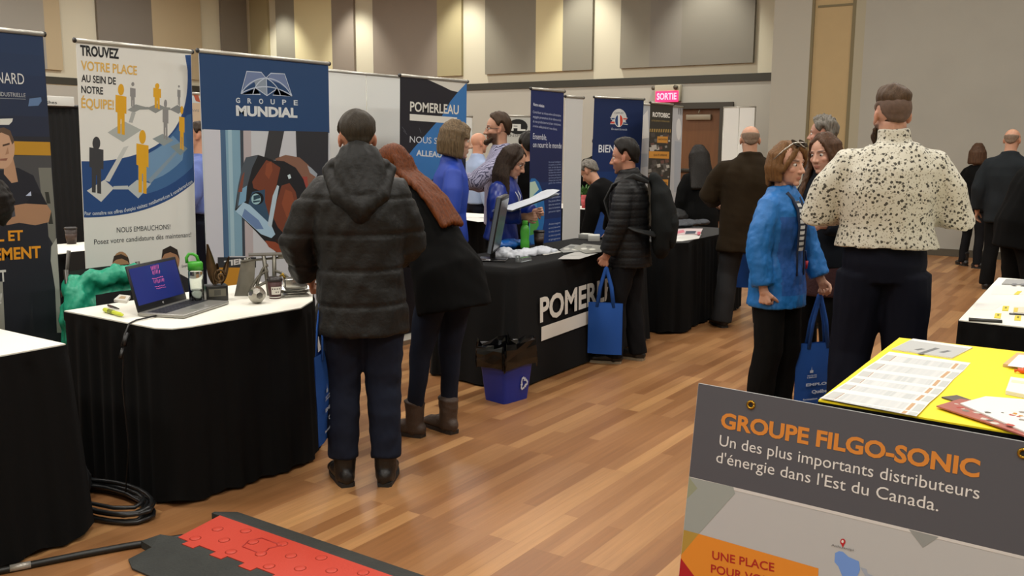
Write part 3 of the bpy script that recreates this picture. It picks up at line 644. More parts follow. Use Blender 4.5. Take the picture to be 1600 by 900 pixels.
T.text('ROTOBEC', (1019.5, 182), (1046.5, 184), 7.5, '#e6e5e0', .04); T.text('ATTACHEMENTS HYDRAULIQUES', (1018, 189.5), (1046, 191), 2.4, '#b39d62'); T.text('INNOVATION', (1028.5, 219), (1042, 219.5), 3, '#4a3a22', .02); T.text('QUALITÉ SUPÉRIEURE', (1021, 243.5), (1042, 244), 3.2, '#4a3a22', .02); T.text('FABRICATION', (1023, 287), (1042, 287), 3.2, '#4a3a22', .02)
B.done()

# --- oval-logo poster behind the bearded man
P = at_d(787, 181, 11.6); Q = at_d(850, 183, 11.9); P.z = Q.z = (P.z+Q.z)/2
B = Banner('pale banner with a black oval logo behind the bearded man', P, Q, '#b7b6ae')
B.art(ell((809, 198), 15.5, 12), '#1d1d1d')
T = B.tx; T.text('FL', (797, 203.5), (821, 204), 10.5, '#d2d1ca', .06); T.text('TRANSFORT', (779, 214), (830, 214), 5, '#6c6b66', .0); T.text('INC', (833, 214), (842, 214), 5, '#6c6b66')
B.done()
# --- white booth walls
def booth_wall(label, P, Q, seams, col='#e6e8e4', z0=.02):
    P = Vector(P); Q = Vector(Q); u = Vector((Q.x-P.x, Q.y-P.y, 0)); L = u.length; u.normalize(); pl = Plane((P.x, P.y, 0), u, (0, 0, 1))
    t = thing('booth_wall', label, 'display wall', (P.x+u.x*L/2, P.y+u.y*L/2, 0), math.atan2(u.y, u.x), 'white booth walls'); z1 = (P.z+Q.z)/2
    cuts = [0]+[pl.uv(x, 170)[0] for x in seams]+[L]
    for a, c in zip(cuts, cuts[1:]):
        b = MB(); q = [pl.w(a+.006, z0), pl.w(c-.006, z0), pl.w(c-.006, z1), pl.w(a+.006, z1)]; b.add(q+[p-pl.n*.02 for p in q], [(0, 1, 2, 3), (7, 6, 5, 4), (0, 4, 5, 1), (1, 5, 6, 2), (2, 6, 7, 3), (3, 7, 4, 0)]); b.build('panel', mat('booth_panel'+col, col, .6), t)
    b = MB(); b.tube([pl.w(-.01, z1+.01, -.01), pl.w(L+.01, z1+.01, -.01)], .014, n=8); b.build('top_rail', M_ALU, t)
    for c in cuts:
        b = MB(); b.tube([pl.w(c, 0, -.012), pl.w(c, z1+.01, -.012)], .012, n=8); b.build('post', M_ALU, t)
P = at_x(470, 106, -5.0); Q = at_x(640, 126.5, -5.0); booth_wall('white booth wall between the welder banner and the black and blue banner', P, Q, [573])
P = at_x(722, 183, -7.2); Q = at_x(738, 184, -7.2); booth_wall('slim white display board right of the black and blue banner', P, Q, [], z0=.02)
dd = ray(1131, 170); P = CAM+dd*(14.6/dd.y); dd = ray(1180, 167); Q = CAM+dd*(14.6/dd.y); booth_wall('pair of white display panels right of the wooden door', P, Q, [1155.5])
# black drape with a white sign above it, behind the left banners
P = at_x(60, 165, -7.3); Q = at_x(330, 165, -7.3); P.z = Q.z
t = thing('booth_drape', 'black booth drape behind the two left banners', 'drape', (-7.3, (P.y+at_x(125, 165, -7.3).y)/2, 0))
b = MB(); y1 = at_x(130, 165, -7.3).y; z1 = at_x(95, 166, -7.3).z
b.grid([[(-7.3+.006*math.sin(i*1.1), P.y+(y1-P.y)*i/40, z) for i in range(41)] for z in (0.01, z1)]); b.build('curtain', mat('black_drape', '#0a0a0a', .9), t)
b = MB(); b.tube([(-7.3, P.y, z1), (-7.3, y1, z1)], .015); b.build('top_bar', M_BLACKPL, t)
for y in (P.y, y1):
    b = MB(); b.tube([(-7.3, y, 0), (-7.3, y, z1)], .015); b.build('upright', M_BLACKPL, t)
ys, ye = at_x(66, 158, -7.28).y, at_x(113, 158, -7.28).y; zt = at_x(100, 151, -7.28).z
t = thing('booth_sign', 'white name sign on top of the black drape', 'sign', (-7.27, (ys+ye)/2, z1))
b = MB(); b.box2((-7.29, ys, z1-.0), (-7.25, ye, zt), bev=.005); sb = b.build('sign_board', mat('sign_white', '#cfcfc9', .6), t)
pr = Print(Plane((-7.25, ys, 0), (0, 1, 0), (0, 0, 1))); pr.text('taches', (64, 161), (89, 162.5), 5, '#2a2a2a', .02); pr.build('lettering', sb)
# beige photo banner glimpsed between two banners
P = at_x(283, 145, -7.6); Q = at_x(330, 149, -7.6); P.z = Q.z = (P.z+Q.z)/2
B = Banner('beige photo banner glimpsed between the two front banners', P, Q, '#c0ab92')
B.art([(283, 148), (330, 152), (330, 162), (283, 160)], '#b9c4c6'); B.art([(302, 148), (310, 149), (313, 160), (306, 158)], '#a8553c'); B.art([(283, 223), (330, 226), (330, 236), (283, 232)], '#c99236'); B.art([(283, 232), (330, 236), (330, 245), (283, 240)], '#1d2740')
B.tx.text('AVIS', (299, 174), (311, 175), 4, '#6a6f72'); B.done()
# ------------------------------------------------------------------ people: one continuous body, clothes and hair as children
TMP = bpy.data.scenes.new('tmp')
def remesh(mb, voxel, smooth=4, disp=None, name='m'):
    o = bpy.data.objects.new('r', mb.mesh('r', [])); TMP.collection.objects.link(o)
    r = o.modifiers.new('r', 'REMESH'); r.mode = 'VOXEL'; r.voxel_size = voxel; r.use_smooth_shade = True
    if smooth: q = o.modifiers.new('s', 'SMOOTH'); q.factor = .5; q.iterations = smooth
    vl = TMP.view_layers[0]; vl.update(); dg = vl.depsgraph; dg.update()
    me = bpy.data.meshes.new_from_object(o.evaluated_get(dg)); me.name = name
    old = o.data; bpy.data.objects.remove(o); bpy.data.meshes.remove(old)
    if disp:
        n = len(me.vertices); co = np.empty(n*3, 'f'); me.vertices.foreach_get('co', co); co = co.reshape(-1, 3)
        no = np.empty(n*3, 'f'); me.vertex_normals.foreach_get('vector', no); no = no.reshape(-1, 3)
        me.vertices.foreach_set('co', np.ascontiguousarray(disp(co, no), dtype='f').ravel())
    me.polygons.foreach_set('use_smooth', [True]*len(me.polygons)); me.update()
    return me
def child(name, me, mats, parent, **kw):
    me.materials.clear()
    for m in (mats if isinstance(mats, (list, tuple)) else [mats]): me.materials.append(m)
    o = bpy.data.objects.new(name, me); COL.objects.link(o); o.parent = parent; MW[o.name] = MW[parent.name].copy()
    for k, v in kw.items(): o[k] = v
    return o
def folds(p, scale, seed, aniso=(1, 1, 1), n=7):
    r = np.random.RandomState(seed); out = np.zeros(len(p)); an = np.array(aniso)
    for i in range(n):
        k = r.normal(size=3)*scale*an*(1+.5*i/n); out += np.sin(p@k+r.uniform(0, 6.28)+1.3*np.sin(p@(r.normal(size=3)*scale*an*.45)+r.uniform(0, 6)))
    return out/n**.5
def cloth_disp(amp, scale=26, seed=1, aniso=(1, 1, .6), quilt=None, fine=0.):
    def f(p, n):
        d = amp*folds(p, scale, seed, aniso)
        if fine: d = d+fine*folds(p, scale*3.2, seed+5, aniso)
        if quilt:
            z0, sp, depth = quilt; q = np.abs(((p[:, 2]-z0)/sp+.5) % 1-.5)*sp
            d = d-depth*np.exp(-(q/.009)**2)+depth*.35*np.cos(q/sp*2*np.pi*.5)
        return p+n*d[:, None]
    return f
def V3(*a): return Vector(a)
HAIRLINE = [(0, 40), (30, 36), (55, 22), (72, -6), (82, -12), (92, 10), (105, 8), (118, -22), (150, -48), (180, -56)]
HE = [((0, -.012, .035), (.077, .097, .086)), ((0, .028, -.03), (.062, .062, .088)), ((0, -.03, .0), (.068, .07, .07))]
C0 = np.array((0, -.018, .035))
def head_r(dirs):
    best = np.full(len(dirs), .03)
    for c, r in HE:
        o = (C0-np.array(c))/np.array(r); d = dirs/np.array(r)
        A = (d*d).sum(1); B_ = (d*o).sum(1); C = o@o-1; D = B_*B_-A*C; ok = D > 0
        t = np.where(ok, (-B_+np.sqrt(np.maximum(D, 0)))/A, 0); best = np.maximum(best, t)
    return best
class Person:
    def __init__(s, label, loc, rz, H=1.72, fem=False, lean=0., side=0., bow=0., head=(0, 0, 0), feet=None, fang=(12, -12), arms=None, skin='#b98a70', pel=.93, hs=1., sh=None, build=1., curl=(.5, .5), vox=.0052, lift=0., sit=False, hdir=(None, None), nk=.133):
        s.t = thing('person', label, 'person', loc, rz, None, H/1.75); s.fem = fem; s.vox = vox; s.bd = build
        s.hs = hs*(1.04 if fem else 1.); s.skin = skin; s.curl = curl; s.hdir = hdir
        a, b = math.radians(lean), math.radians(side)
        s.up = V3(math.sin(b), math.sin(a)*math.cos(b), math.cos(a)*math.cos(b)).normalized()
        s.fw = (V3(0, 1, 0)-s.up*s.up.y).normalized(); s.rt = s.fw.cross(s.up)
        s.pel = V3(0, -.35*math.sin(a)*.6, pel)
        s.neck = s.pel+s.up*.52+s.fw*(bow*.02)
        shw = (sh or (.165 if fem else .19))*build
        s.sh = [s.pel+s.up*.445+s.rt*(k*shw)+s.fw*(bow*.01) for k in (-1, 1)]
        feet = feet or [(-.10, 0), (.10, 0)]
        s.feet = [V3(f[0], f[1], .075) for f in feet]; s.fang = fang
        s.hip = [s.pel+V3(k*.092, 0, -.03) for k in (-1, 1)]
        s.knee = [(h*.47+f*.53)+V3(0, .025, 0) for h, f in zip(s.hip, s.feet)]
        if sit: s.knee = [h+V3(k*.04, .42, .0) for h, k in zip(s.hip, (-1, 1))]
        arms = arms or [None, None]; s.el = []; s.wr = []
        for k, A in zip((0, 1), arms):
            sg = -1 if k == 0 else 1
            e, w = A if A else ((sg*.055, -.035, -.285), (sg*.02, .06, -.24))
            e = s.sh[k]+Vector(e); w = e+Vector(w); s.el.append(e); s.wr.append(w)
        y, p, r = (math.radians(v) for v in head)
        s.R = (Matrix.Rotation(y, 3, 'Z') @ Matrix.Rotation(-p, 3, 'X') @ Matrix.Rotation(r, 3, 'Y'))
        s.hc = s.neck+V3(0, 0, .02)+s.R @ V3(0, .024, nk)
        s.HM = Matrix.Translation(s.hc) @ s.R.to_4x4() @ Matrix.Scale(s.hs, 4)
        s.lips = True
    def h(s, x, y, z): return s.HM @ V3(x, y, z)
    def L(s, v): return tuple(s.HM.inverted() @ Vector(v))
    def hand(s, b, k):
        w = s.wr[k]; d = (w-s.el[k]).normalized()
        if s.hdir[k]: d = Vector(s.hdir[k]).normalized()
        sg = -1 if k == 0 else 1
        # palm faces the body's midline, thumb forward
        n = V3(-sg, 0, 0); n = (n-d*n.dot(d))
        if n.length < .3: n = V3(0, 0, -1)-d*(-d.z)
        n.normalize(); th = d.cross(n)*(-sg)
        if th.y < -.2 and abs(d.z) > .5: th = -th
        c = s.curl[k]
        for i, (o, L) in enumerate(((.030, .072), (.010, .080), (-.011, .075), (-.031, .060))):
            b0 = w+th*o*.55; kn = w+d*(.088-.006*abs(i-1))+th*o+n*(-.004)
            b.tube([b0, w*.5+kn*.5+n*.002, kn], [.014, .0145, .0105], 8, rounded=True)
            p = kn; a = 0; pts = [kn-d*.01, kn]
            for j, f in enumerate((.45, .31, .24)):
                a += c*(.75, 1.0, .7)[j]*(1+.08*i); p = p+(d*math.cos(a)+n*math.sin(a))*(L*f); pts.append(p)
            b.tube(pts, [.0095, .0095, .0086, .0082, .007], 8, rounded=True)
        t0 = w+d*.025+th*.020; t1 = w+d*.055+th*.045+n*.012; t2 = t1+(d*.8+th*.35+n*(.2+.5*c)).normalized()*.032; t3 = t2+(d*.9+n*(.25+.6*c)-th*.1).normalized()*.026
        b.tube([t0, t1, t2, t3], [.015, .0125, .0098, .008], 8, rounded=True)
    def body(s, beard=None, brow='#4a382c', bald=True, legs=True):
        b = MB(); h = s.h; k = s.hs
        b.ball(h(*HE[0][0]), [q*k for q in HE[0][1]], M=s.R, n=24, m=16); b.ball(h(*HE[1][0]), [q*k for q in HE[1][1]], M=s.R, n=24, m=16)
        b.ball(h(0, .03, -.078), (.05*k, .052*k, .034*k), M=s.R); b.ball(h(0, .070, -.101), (.022*k, .017*k, .016*k), M=s.R)
        b.tube([h(0, .082, .018), h(0, .098, -.012), h(0, .108, -.03)], [.008*k, .010*k, .0125*k], 10, rounded=True)
        for q in (-1, 1):
            b.ball(h(q*.013, .096, -.034), .0095*k); b.ball(h(q*.042, .056, -.024), (.02*k, .022*k, .019*k), M=s.R)
            b.tube([h(q*.012, .081, .027), h(q*.032, .079, .030), h(q*.052, .062, .024)], [.0075*k, .0085*k, .007*k], 8, rounded=True)
            b.ball(h(q*.078, -.012, -.004), (.009*k, .017*k, .030*k), M=s.R @ Matrix.Rotation(q*.35, 3, 'Z') @ Matrix.Rotation(.15, 3, 'X'))
            b.ball(h(q*.077, .0, -.024), (.008*k, .009*k, .010*k), M=s.R)
        b.ball(h(0, .084, -.062), (.022*k, .010*k, .0055*k), M=s.R); b.ball(h(0, .082, -.0735), (.019*k, .010*k, .006*k), M=s.R)
        nr = .050 if s.fem else .059
        b.tube([h(0, -.022, -.03), h(0, -.018, -.09), s.neck+V3(0, .005, .0), s.neck-s.up*.06], [nr*k*1.02, nr*k, nr*1.12, nr*1.5], 16)
        tw = .13*s.bd
        b.tube([s.pel-s.up*.05, s.pel+s.up*.12, s.pel+s.up*.3, s.pel+s.up*.44, s.neck-s.up*.02], [tw*.95, tw*.85, tw, tw*.95, .06], 14, ref=s.rt, ry=[.085, .08, .09, .075, .055], rounded=True)
        for q in (0, 1):
            b.tube([s.neck-s.up*.08, s.sh[q]-s.up*.035-s.rt*((-1, 1)[q]*.03), s.el[q], s.el[q]*.45+s.wr[q]*.55, s.wr[q], s.wr[q]+(s.wr[q]-s.el[q]).normalized()*.02], [.040, .036, .036, .033, .0265, .026], 12, rounded=True)
            s.hand(b, q)
            if legs: b.tube([s.pel+V3(0, 0, -.02), s.hip[q]+V3(0, 0, -.05), s.knee[q], s.knee[q]*.7+s.feet[q]*.3+V3(0, -.012, 0), s.feet[q]+V3(0, -.02, .03), s.feet[q]+V3(0, -.02, -.03)], [.075, .07, .05, .048, .036, .036], 12, rounded=True)
        me = remesh(b, s.vox, 3)
        n = len(me.vertices); co = np.empty(n*3, 'f'); me.vertices.foreach_get('co', co); co = co.reshape(-1, 3)
        inv = np.array(s.HM.inverted()); lo = co@inv[:3, :3].T+inv[:3, 3]
        base = np.array(lin(s.skin)[:3]); col = np.tile(base, (n, 1)); rs = np.array((1.0, 1.0, 1.0))
        x, y, z = np.abs(lo[:, 0]), lo[:, 1], lo[:, 2]
        def mix(m, c): 
            cc = np.array(lin(c)[:3]) if isinstance(c, str) else c
            col[:] = col*(1-m[:, None])+cc*m[:, None]
        def sm(v): return np.clip(v, 0, 1)
        mix(sm(1.6-((x/.020)**2+((z+.068)/.0105)**2))*(y > .072)*.75, base*np.array((.78, .48, .48)))
        mix(sm(1.3-(((x-.046)/.03)**2+((z+.03)/.026)**2))*(y > .03)*.25, base*np.array((1.05, .72, .68)))
        mix(sm((x-.072)/.006)*(np.abs(y+.01) < .03)*(np.abs(z) < .04)*.3, base*np.array((1.05, .66, .6)))
        mix(sm(1.5-(((x-.034)/.022)**2+((z-.031-.0*x)/.0055)**2))*(y > .05)*.85, brow)
        if beard == 'stubble' or beard == 'full':
            m = sm(1.4*(1-np.maximum(0, (z+.045)/.02)))*sm((y+.005)/.02)*(z < -.03)*(z > -.135)*(x < .08)
            m = m*np.clip(((x/.024)**2+((z+.067)/.011)**2)-.5, 0, 1)
            mix(m*(.4 if beard == 'stubble' else .85), brow)
        if s.fem is False and not bald: pass
        ca = me.color_attributes.new('skin_tint', 'FLOAT_COLOR', 'POINT'); ca.data.foreach_set('color', np.ascontiguousarray(np.hstack([col, np.ones((n, 1))]), dtype='f').ravel())
        s.b = child('body', me, SKIN, s.t)
        for q in (-1, 1):
            e = MB(); e.ball(h(q*.0315, .0685, .0065), .0118*k, 0, 14, 10); e.ball(h(q*.0312, .0728, .006), .0086*k, 1, 12, 8); e.build('eye', [EYEW, EYED], s.t, local=True)
        return s
    def torso(s, b, hem=-.2, pad=0., sec=None, hw=None):
        f = s.fem
        S = sec or ([(.0, .175, .125), (.14, .142, .105), (.30, .160, .120), (.40, .155, .105), (.475, .11, .075), (.515, .065, .06)] if f else
                    [(.0, .168, .118), (.14, .160, .115), (.30, .185, .125), (.40, .180, .112), (.475, .125, .082), (.52, .07, .065)])
        pts = []; rx = []; ry = []
        hx, hy = hw or (S[0][1]*1.02, S[0][2]*1.04)
        down = (s.up*.35+V3(0, 0, .65)).normalized()
        if hem < -.1: pts += [s.pel+down*hem, s.pel+down*(hem*.5)]; rx += [hx+pad, (hx+S[0][1])/2+pad]; ry += [hy+pad, (hy+S[0][2])/2+pad]
        elif hem <= .06: pts += [s.pel+down*hem]; rx += [hx+pad]; ry += [hy+pad]
        for t, x, y in S:
            if hem < .001 and t < hem+.04 or hem >= .001 and t < hem+.03: continue
            pts.append(s.pel+s.up*t); rx.append(x*s.bd+pad); ry.append(y*s.bd+pad)
        b.tube(pts, rx, 24, ref=s.rt, ry=ry)
    def arms(s, b, pad=0., r=(.062, .052, .044), cuff=.02, upto=1.0):
        for q in (0, 1):
            e, w = s.el[q], s.wr[q]; w2 = e+(w-e)*upto-(w-e).normalized()*cuff; m = e*.5+w2*.5; u = s.sh[q]*.5+e*.5
            b.tube([s.neck-s.up*.055, s.sh[q]-s.up*.034-s.rt*((-1, 1)[q]*.022), u, e, m, w2], [r[0]*.62+pad*.8, r[0]*.93+pad*.8, r[0]*.92+pad*.9, r[1]+pad, (r[1]+r[2])/2+pad, r[2]+pad], 14)
            b.ball(s.sh[q]-s.up*.036-s.rt*((-1, 1)[q]*.022), r[0]*.9+pad*.7)
    def top(s, name, m, hem=-.2, pad=.02, armpad=None, r=(.062, .052, .044), collar=None, disp=None, vox=.011, cuff=.02, upto=1., hw=None, sec=None, smooth=5, extra=None):
        b = MB(); s.torso(b, hem, pad, sec, hw); s.arms(b, pad if armpad is None else armpad, r, cuff, upto)
        if collar:
            hgt, rr = collar; c = s.neck-s.up*.03
            b.tube([c-s.fw*.005, c+s.up*hgt], [rr*1.12, rr], 20, ref=s.rt)
        if extra: extra(b)
        return child(name, remesh(b, vox, smooth, disp), m, s.t)
    def trousers(s, m, pad=.012, r=(.088, .066, .062), hemz=.05, disp=None, name='trousers', top=.06, vox=.010, hx=.158, hy=.112):
        b = MB()
        b.tube([s.pel+V3(0, 0, -.13), s.pel+V3(0, 0, -.04), s.pel+s.up*top], [hx*.9+pad, hx+pad, hx*.93+pad], 22, ref=s.rt, ry=[hy*.9+pad, hy+pad, hy*.9+pad])
        for q in (0, 1):
            f = s.feet[q]; an = V3(f.x, f.y-.022, hemz)
            b.tube([s.hip[q]+V3(0, 0, -.06), s.hip[q]*.55+s.knee[q]*.45, s.knee[q], s.knee[q]*.6+an*.4+V3(0, -.012, 0), an], [r[0]+pad, r[0]*.92+pad, r[1]+pad, (r[1]+r[2])/2+pad, r[2]+pad], 16)
        return child(name, remesh(b, vox, 4, disp or cloth_disp(.003, 26, abs(int(s.feet[0].x*1000))+3, (1.1, 1.1, .55), fine=.0006)), m, s.t)
    def shoes(s, m, sole='#1c1a18', boot=False, name=None, L=.255):
        for q in (0, 1):
            f = s.feet[q]; a = math.radians(s.fang[q]); d = V3(-math.sin(a), math.cos(a), 0); c = V3(f.x, f.y, 0); k = L/.265
            b = MB(); P = lambda t, z: c+d*(t*k)+V3(0, 0, z)
            b.tube([P(-.05, .045), P(0, .052), P(.08, .044), P(.15, .036), P(.185, .030)], [.040, .043, .048, .045, .030], 14, ref=(d.y, -d.x, 0), ry=[.045, .052, .038, .029, .020], rounded=True)
            b.tube([P(-.024, .04), P(-.022, .10), P(-.022, .18 if boot else .085)], [.048, .051 if boot else .046, .056 if boot else .044], 14, rounded=True)
            if boot: b.tube([P(-.02, .19), P(-.022, .2)], [.060, .060], 14)
            def dsp(p, n):
                p = p+n*(.0016*folds(p, 55, q+3))[:, None]; p[:, 2] = np.maximum(p[:, 2], .012); return p
            o = child(name or ('boot' if boot else 'shoe'), remesh(b, .007, 3, dsp), m, s.t)
            b = MB(); out = [(-.085, .02), (-.075, .034), (-.03, .038), (.05, .046), (.11, .05), (.165, .04), (.2, .018), (.2, -.014), (.16, -.036), (.1, -.043), (.03, -.04), (-.04, -.038), (-.08, -.03)]
            sd = V3(d.y, -d.x, 0)
            pts = [c+d*(u*k)+sd*v for u, v in out]; b.prism([(p.x, p.y) for p in pts], 0, .02); so = b.build('sole', mat('sole'+sole, sole, .7), s.t, local=True); so.parent = o; MW[so.name] = MW[s.t.name].copy()
    def cap_hair(s, m, T=.014, line=HAIRLINE, upper=None, top=0., amp=.003, seed=1, name='hair', soft=18., fr=0., rough=60, n=84, k=56):
        az = np.linspace(-180, 180, n, endpoint=False); el = np.linspace(-88, 89, k); A, E = np.meshgrid(np.radians(az), np.radians(el)); 
        d = np.stack([np.sin(A)*np.cos(E), np.cos(A)*np.cos(E), np.sin(E)], -1).reshape(-1, 3)
        r = head_r(d); L = np.interp(np.abs(np.degrees(A)).ravel(), [q[0] for q in line], [q[1] for q in line])
        m_ = np.clip((np.degrees(E).ravel()-L)/soft+.35, 0, 1); m_ = m_*m_*(3-2*m_)
        if upper is not None: m_ = m_*np.clip((upper-np.degrees(E).ravel()+40*np.clip(-np.cos(A).ravel(), -.6, 0))/10, 0, 1)
        th = T+top*np.clip(np.sin(E).ravel(), 0, 1)**1.5+fr*np.clip(d[:, 1], 0, 1)*np.clip(d[:, 2]*1.5, 0, 1)
        P = C0+d*(r-.012+m_*(.012+th))[:, None]
        P = P+d*(amp*m_*folds(P, rough, seed, (1, 1, .5)))[:, None]
        b = MB(); rows = [[s.h(*P[i*n+j]) for j in range(n)] for i in range(k)]; b.grid(rows, 0, True, True)
        return b.build(name, m, s.t, local=True)
    def mop(s, m, strands, cap=True, r=.02, name='hair', seed=3, amp=.0035, back=0., vox=.0075, capr=(.085, .096, .089), capc=(0, -.027, .05)):
        b = MB()
        if cap: b.ball(s.h(*capc), [q*s.hs for q in capr], M=s.R, n=24, m=16)
        for st in strands:
            pts, rr = st if isinstance(st, tuple) else (st, r)
            b.tube([s.h(*p) for p in pts], rr, 10, rounded=True)
        inv = np.array(s.HM.inverted())
        def dsp(p, n):
            lo = p@inv[:3, :3].T+inv[:3, 3]; a = np.arctan2(lo[:, 0], lo[:, 1]+.02)
            w = np.sin(a*46+3*np.sin(lo[:, 2]*22+seed))+.7*np.sin(a*81+lo[:, 2]*30+seed*2)
            return p+n*(amp*.6*w)[:, None]
        return child(name, remesh(b, vox, 3, dsp), m, s.t)
    def specs(s, col='#1b1713', r=.021):
        b = MB()
        for q in (-1, 1):
            pts = [s.h(q*.033+r*1.15*math.cos(a*PI/8), .0905-.008*abs(math.cos(a*PI/8)), .004+r*.82*math.sin(a*PI/8)) for a in range(17)]; b.tube(pts, .0018, 6)
            b.tube([s.h(q*.058, .083, .008), s.h(q*.079, .03, .008), s.h(q*.085, -.015, .004)], .0018, 6)
        b.tube([s.h(-.01, .095, .006), s.h(0, .099, .009), s.h(.01, .095, .006)], .0016, 6)
        return b.build('glasses', mat('spectacle_frame'+col, col, .3), s.t, local=True)
SKIN = bpy.data.materials.new('skin'); SKIN.use_nodes = True
_n = SKIN.node_tree; _a = _n.nodes.new('ShaderNodeVertexColor'); _a.layer_name = 'skin_tint'; _b = _n.nodes['Principled BSDF']
_n.links.new(_a.outputs[0], _b.inputs['Base Color']); _b.inputs['Roughness'].default_value = .5; _b.inputs['Subsurface Weight'].default_value = .08; _b.inputs['Subsurface Radius'].default_value = (.02, .008, .005); _b.inputs['Specular IOR Level'].default_value = .35
EYEW = mat('eye_white', '#cfc8bf', .25); EYED = mat('eye_iris', '#2b2019', .15)
def hairmat(name, col, vary=.35): return mat(name, col, .5, vary=vary, vscale=9, bump=.35, bscale=30, stretch=(14, 14, 1.2), spec=.2)
HBLACK = hairmat('hair_black', '#17130f'); HDARK = hairmat('hair_dark_brown', '#2d2118'); HBROWN = hairmat('hair_brown', '#4b3424'); HBOB = hairmat('hair_ash_blond', '#61503a', .5); HRED = hairmat('hair_auburn', '#5c2c0a', .45)
HGREY = hairmat('hair_grey', '#6a655d', .5); HCHEST = hairmat('hair_chestnut', '#6a4a2a', .3); HMID = hairmat('hair_mid_brown', '#3b2b1d')
def view_az(loc): return math.atan2(-loc[0], loc[1])   # heading that faces away from the camera
# ------------------------------------------------------------------ everybody in the hall
def pos(px, D): p = at_d(px, 300, D); return Vector((p.x, p.y, 0))
D2R = math.radians
def face(loc, delta): return view_az(loc)+D2R(delta)     # 0 away from us, 90 to our left, -90 to our right, 180 towards us
M_PUFF = mat('black_puffer_fabric', '#161615', .55, bump=.25, bscale=60, spec=.3); M_COATB = mat('black_coat_wool', '#0a0a0a', .95, bump=.2, bscale=500, spec=.12); M_JEAN = mat('dark_blue_denim', '#1b202e', .9, bump=.2, bscale=600, vary=.12, vscale=9, spec=.15)
M_BOOT = mat('black_leather_boot', '#151312', .45, bump=.2, bscale=80); M_BLKT = mat('black_trouser_cloth', '#0d0d0d', .85, bump=.1, bscale=500, spec=.12); M_NAVYT = mat('navy_trouser_cloth', '#0e101b', .8, bump=.1, bscale=500, spec=.12); M_GREYT = mat('charcoal_trouser_cloth', '#151517', .85, bump=.1, bscale=500, spec=.12)
M_POLO = mat('royal_blue_shirt', '#11379a', .6, bump=.1, bscale=600); M_SATIN = mat('royal_blue_blouse', '#10297a', .38, bump=.08, bscale=300)

# 1 the man in the hooded puffer jacket
L = (-2.765, 2.915, 0)
p = Person('person in a black hooded puffer jacket and jeans, back turned, at the laptop table', L, face(L, 3), 1.66, lean=4, head=(4, 10, 0), feet=[(-.098, 0), (.098, -.03)], fang=(12, -12), pel=.94, nk=.115,
           arms=[((-.11, .03, -.25), (.05, .13, -.18)), ((.055, .04, -.27), (-.06, .20, -.08))], curl=(1.5, .9), skin='#b07f66', sh=.172)
p.body(brow='#33281f')
p.cap_hair(hairmat('hair_dark_ash', '#2c251b'), .011, amp=.002, top=.008, soft=30)
p.top('jacket', M_PUFF, hem=-.22, pad=.034, armpad=.022, r=(.07, .062, .05), hw=(.178, .135), disp=cloth_disp(.0045, 24, 2, (1, 1, .7), quilt=(.86, .158, .008), fine=.0012), vox=.011)
b = MB(); c = p.neck-p.up*.02
b.tube([c+V3(-.125, .03, .03), c+V3(-.115, -.06, .045), c+V3(0, -.10, .05), c+V3(.115, -.06, .045), c+V3(.125, .03, .03)], [.026, .032, .036, .032, .026], 14, rounded=True)
b.tube([c+V3(-.135, -.045, .02), c+V3(-.085, -.13, -.09), c+V3(0, -.165, -.15), c+V3(.085, -.13, -.09), c+V3(.135, -.045, .02)], [.032, .05, .058, .05, .032], 14, rounded=True)
b.tube([c+V3(0, -.10, .04), c+V3(0, -.145, -.08), c+V3(0, -.155, -.16)], [.115, .105, .06], 16, ref=(1, 0, 0), ry=[.05, .05, .03], rounded=True)
child('hood', remesh(b, .009, 4, cloth_disp(.004, 34, 8, (1, 1, .6), fine=.001)), M_PUFF, p.t)
b = MB(); b.tube([c+V3(0, -.01, -.03), c+V3(0, -.012, .06)], [.112, .094], 24, cap=False); b.tube([c+V3(0, -.012, .06), c+V3(0, -.012, .02)], [.094, .08], 24, cap=False); b.build('collar', M_COATB, p.t, local=True)
p.trousers(M_JEAN, pad=.008, r=(.100, .076, .062), hemz=.13, disp=cloth_disp(.0035, 28, 5, (.9, .9, .9), fine=.001))
p.shoes(M_BOOT, boot=True)
MAN = p

# 2 the red-haired woman leaning over the table
L = (-2.95, 3.62, 0)
p = Person('person with long red hair, black coat and brown boots, leaning over the table', L, D2R(84), 1.63, fem=True, lean=39, head=(0, 34, 0), feet=[(-.10, .06), (.08, -.03)], fang=(14, -6), pel=.93,
           arms=[((-.05, .10, -.26), (.0, .20, -.09)), ((.05, .10, -.26), (.0, .20, -.09))], skin='#c39a84')
p.body()
p.top('coat', M_COATB, hem=-.21, pad=.042, armpad=.022, r=(.066, .058, .046), hw=(.178, .145), disp=cloth_disp(.004, 20, 12))
bk = lambda t, o, x=0: p.L(p.pel+p.up*t-p.fw*o+p.rt*x)
p.mop(HRED, [[(x*.5, -.06, .10), (x*.8, -.10, .02), (x, -.085, -.06), bk(.44, .15, x*1.05), bk(.34, .172, x*1.1), bk(.20-.3*abs(x), .172, x*1.1+.01)] for x in (-.06, -.03, 0, .03, .06)]+[[(q*.05, .0, .12), (q*.08, -.02, .03), (q*.08, -.03, -.07), bk(.42, .09, q*.11)] for q in (-1, 1)], r=.019, name='long_hair')
p.trousers(M_JEAN, pad=.002, r=(.088, .060, .042), hemz=.15)
p.shoes(mat('brown_leather_boot', '#43342a', .6, bump=.25, bscale=70), '#2a211b', boot=True, L=.25)

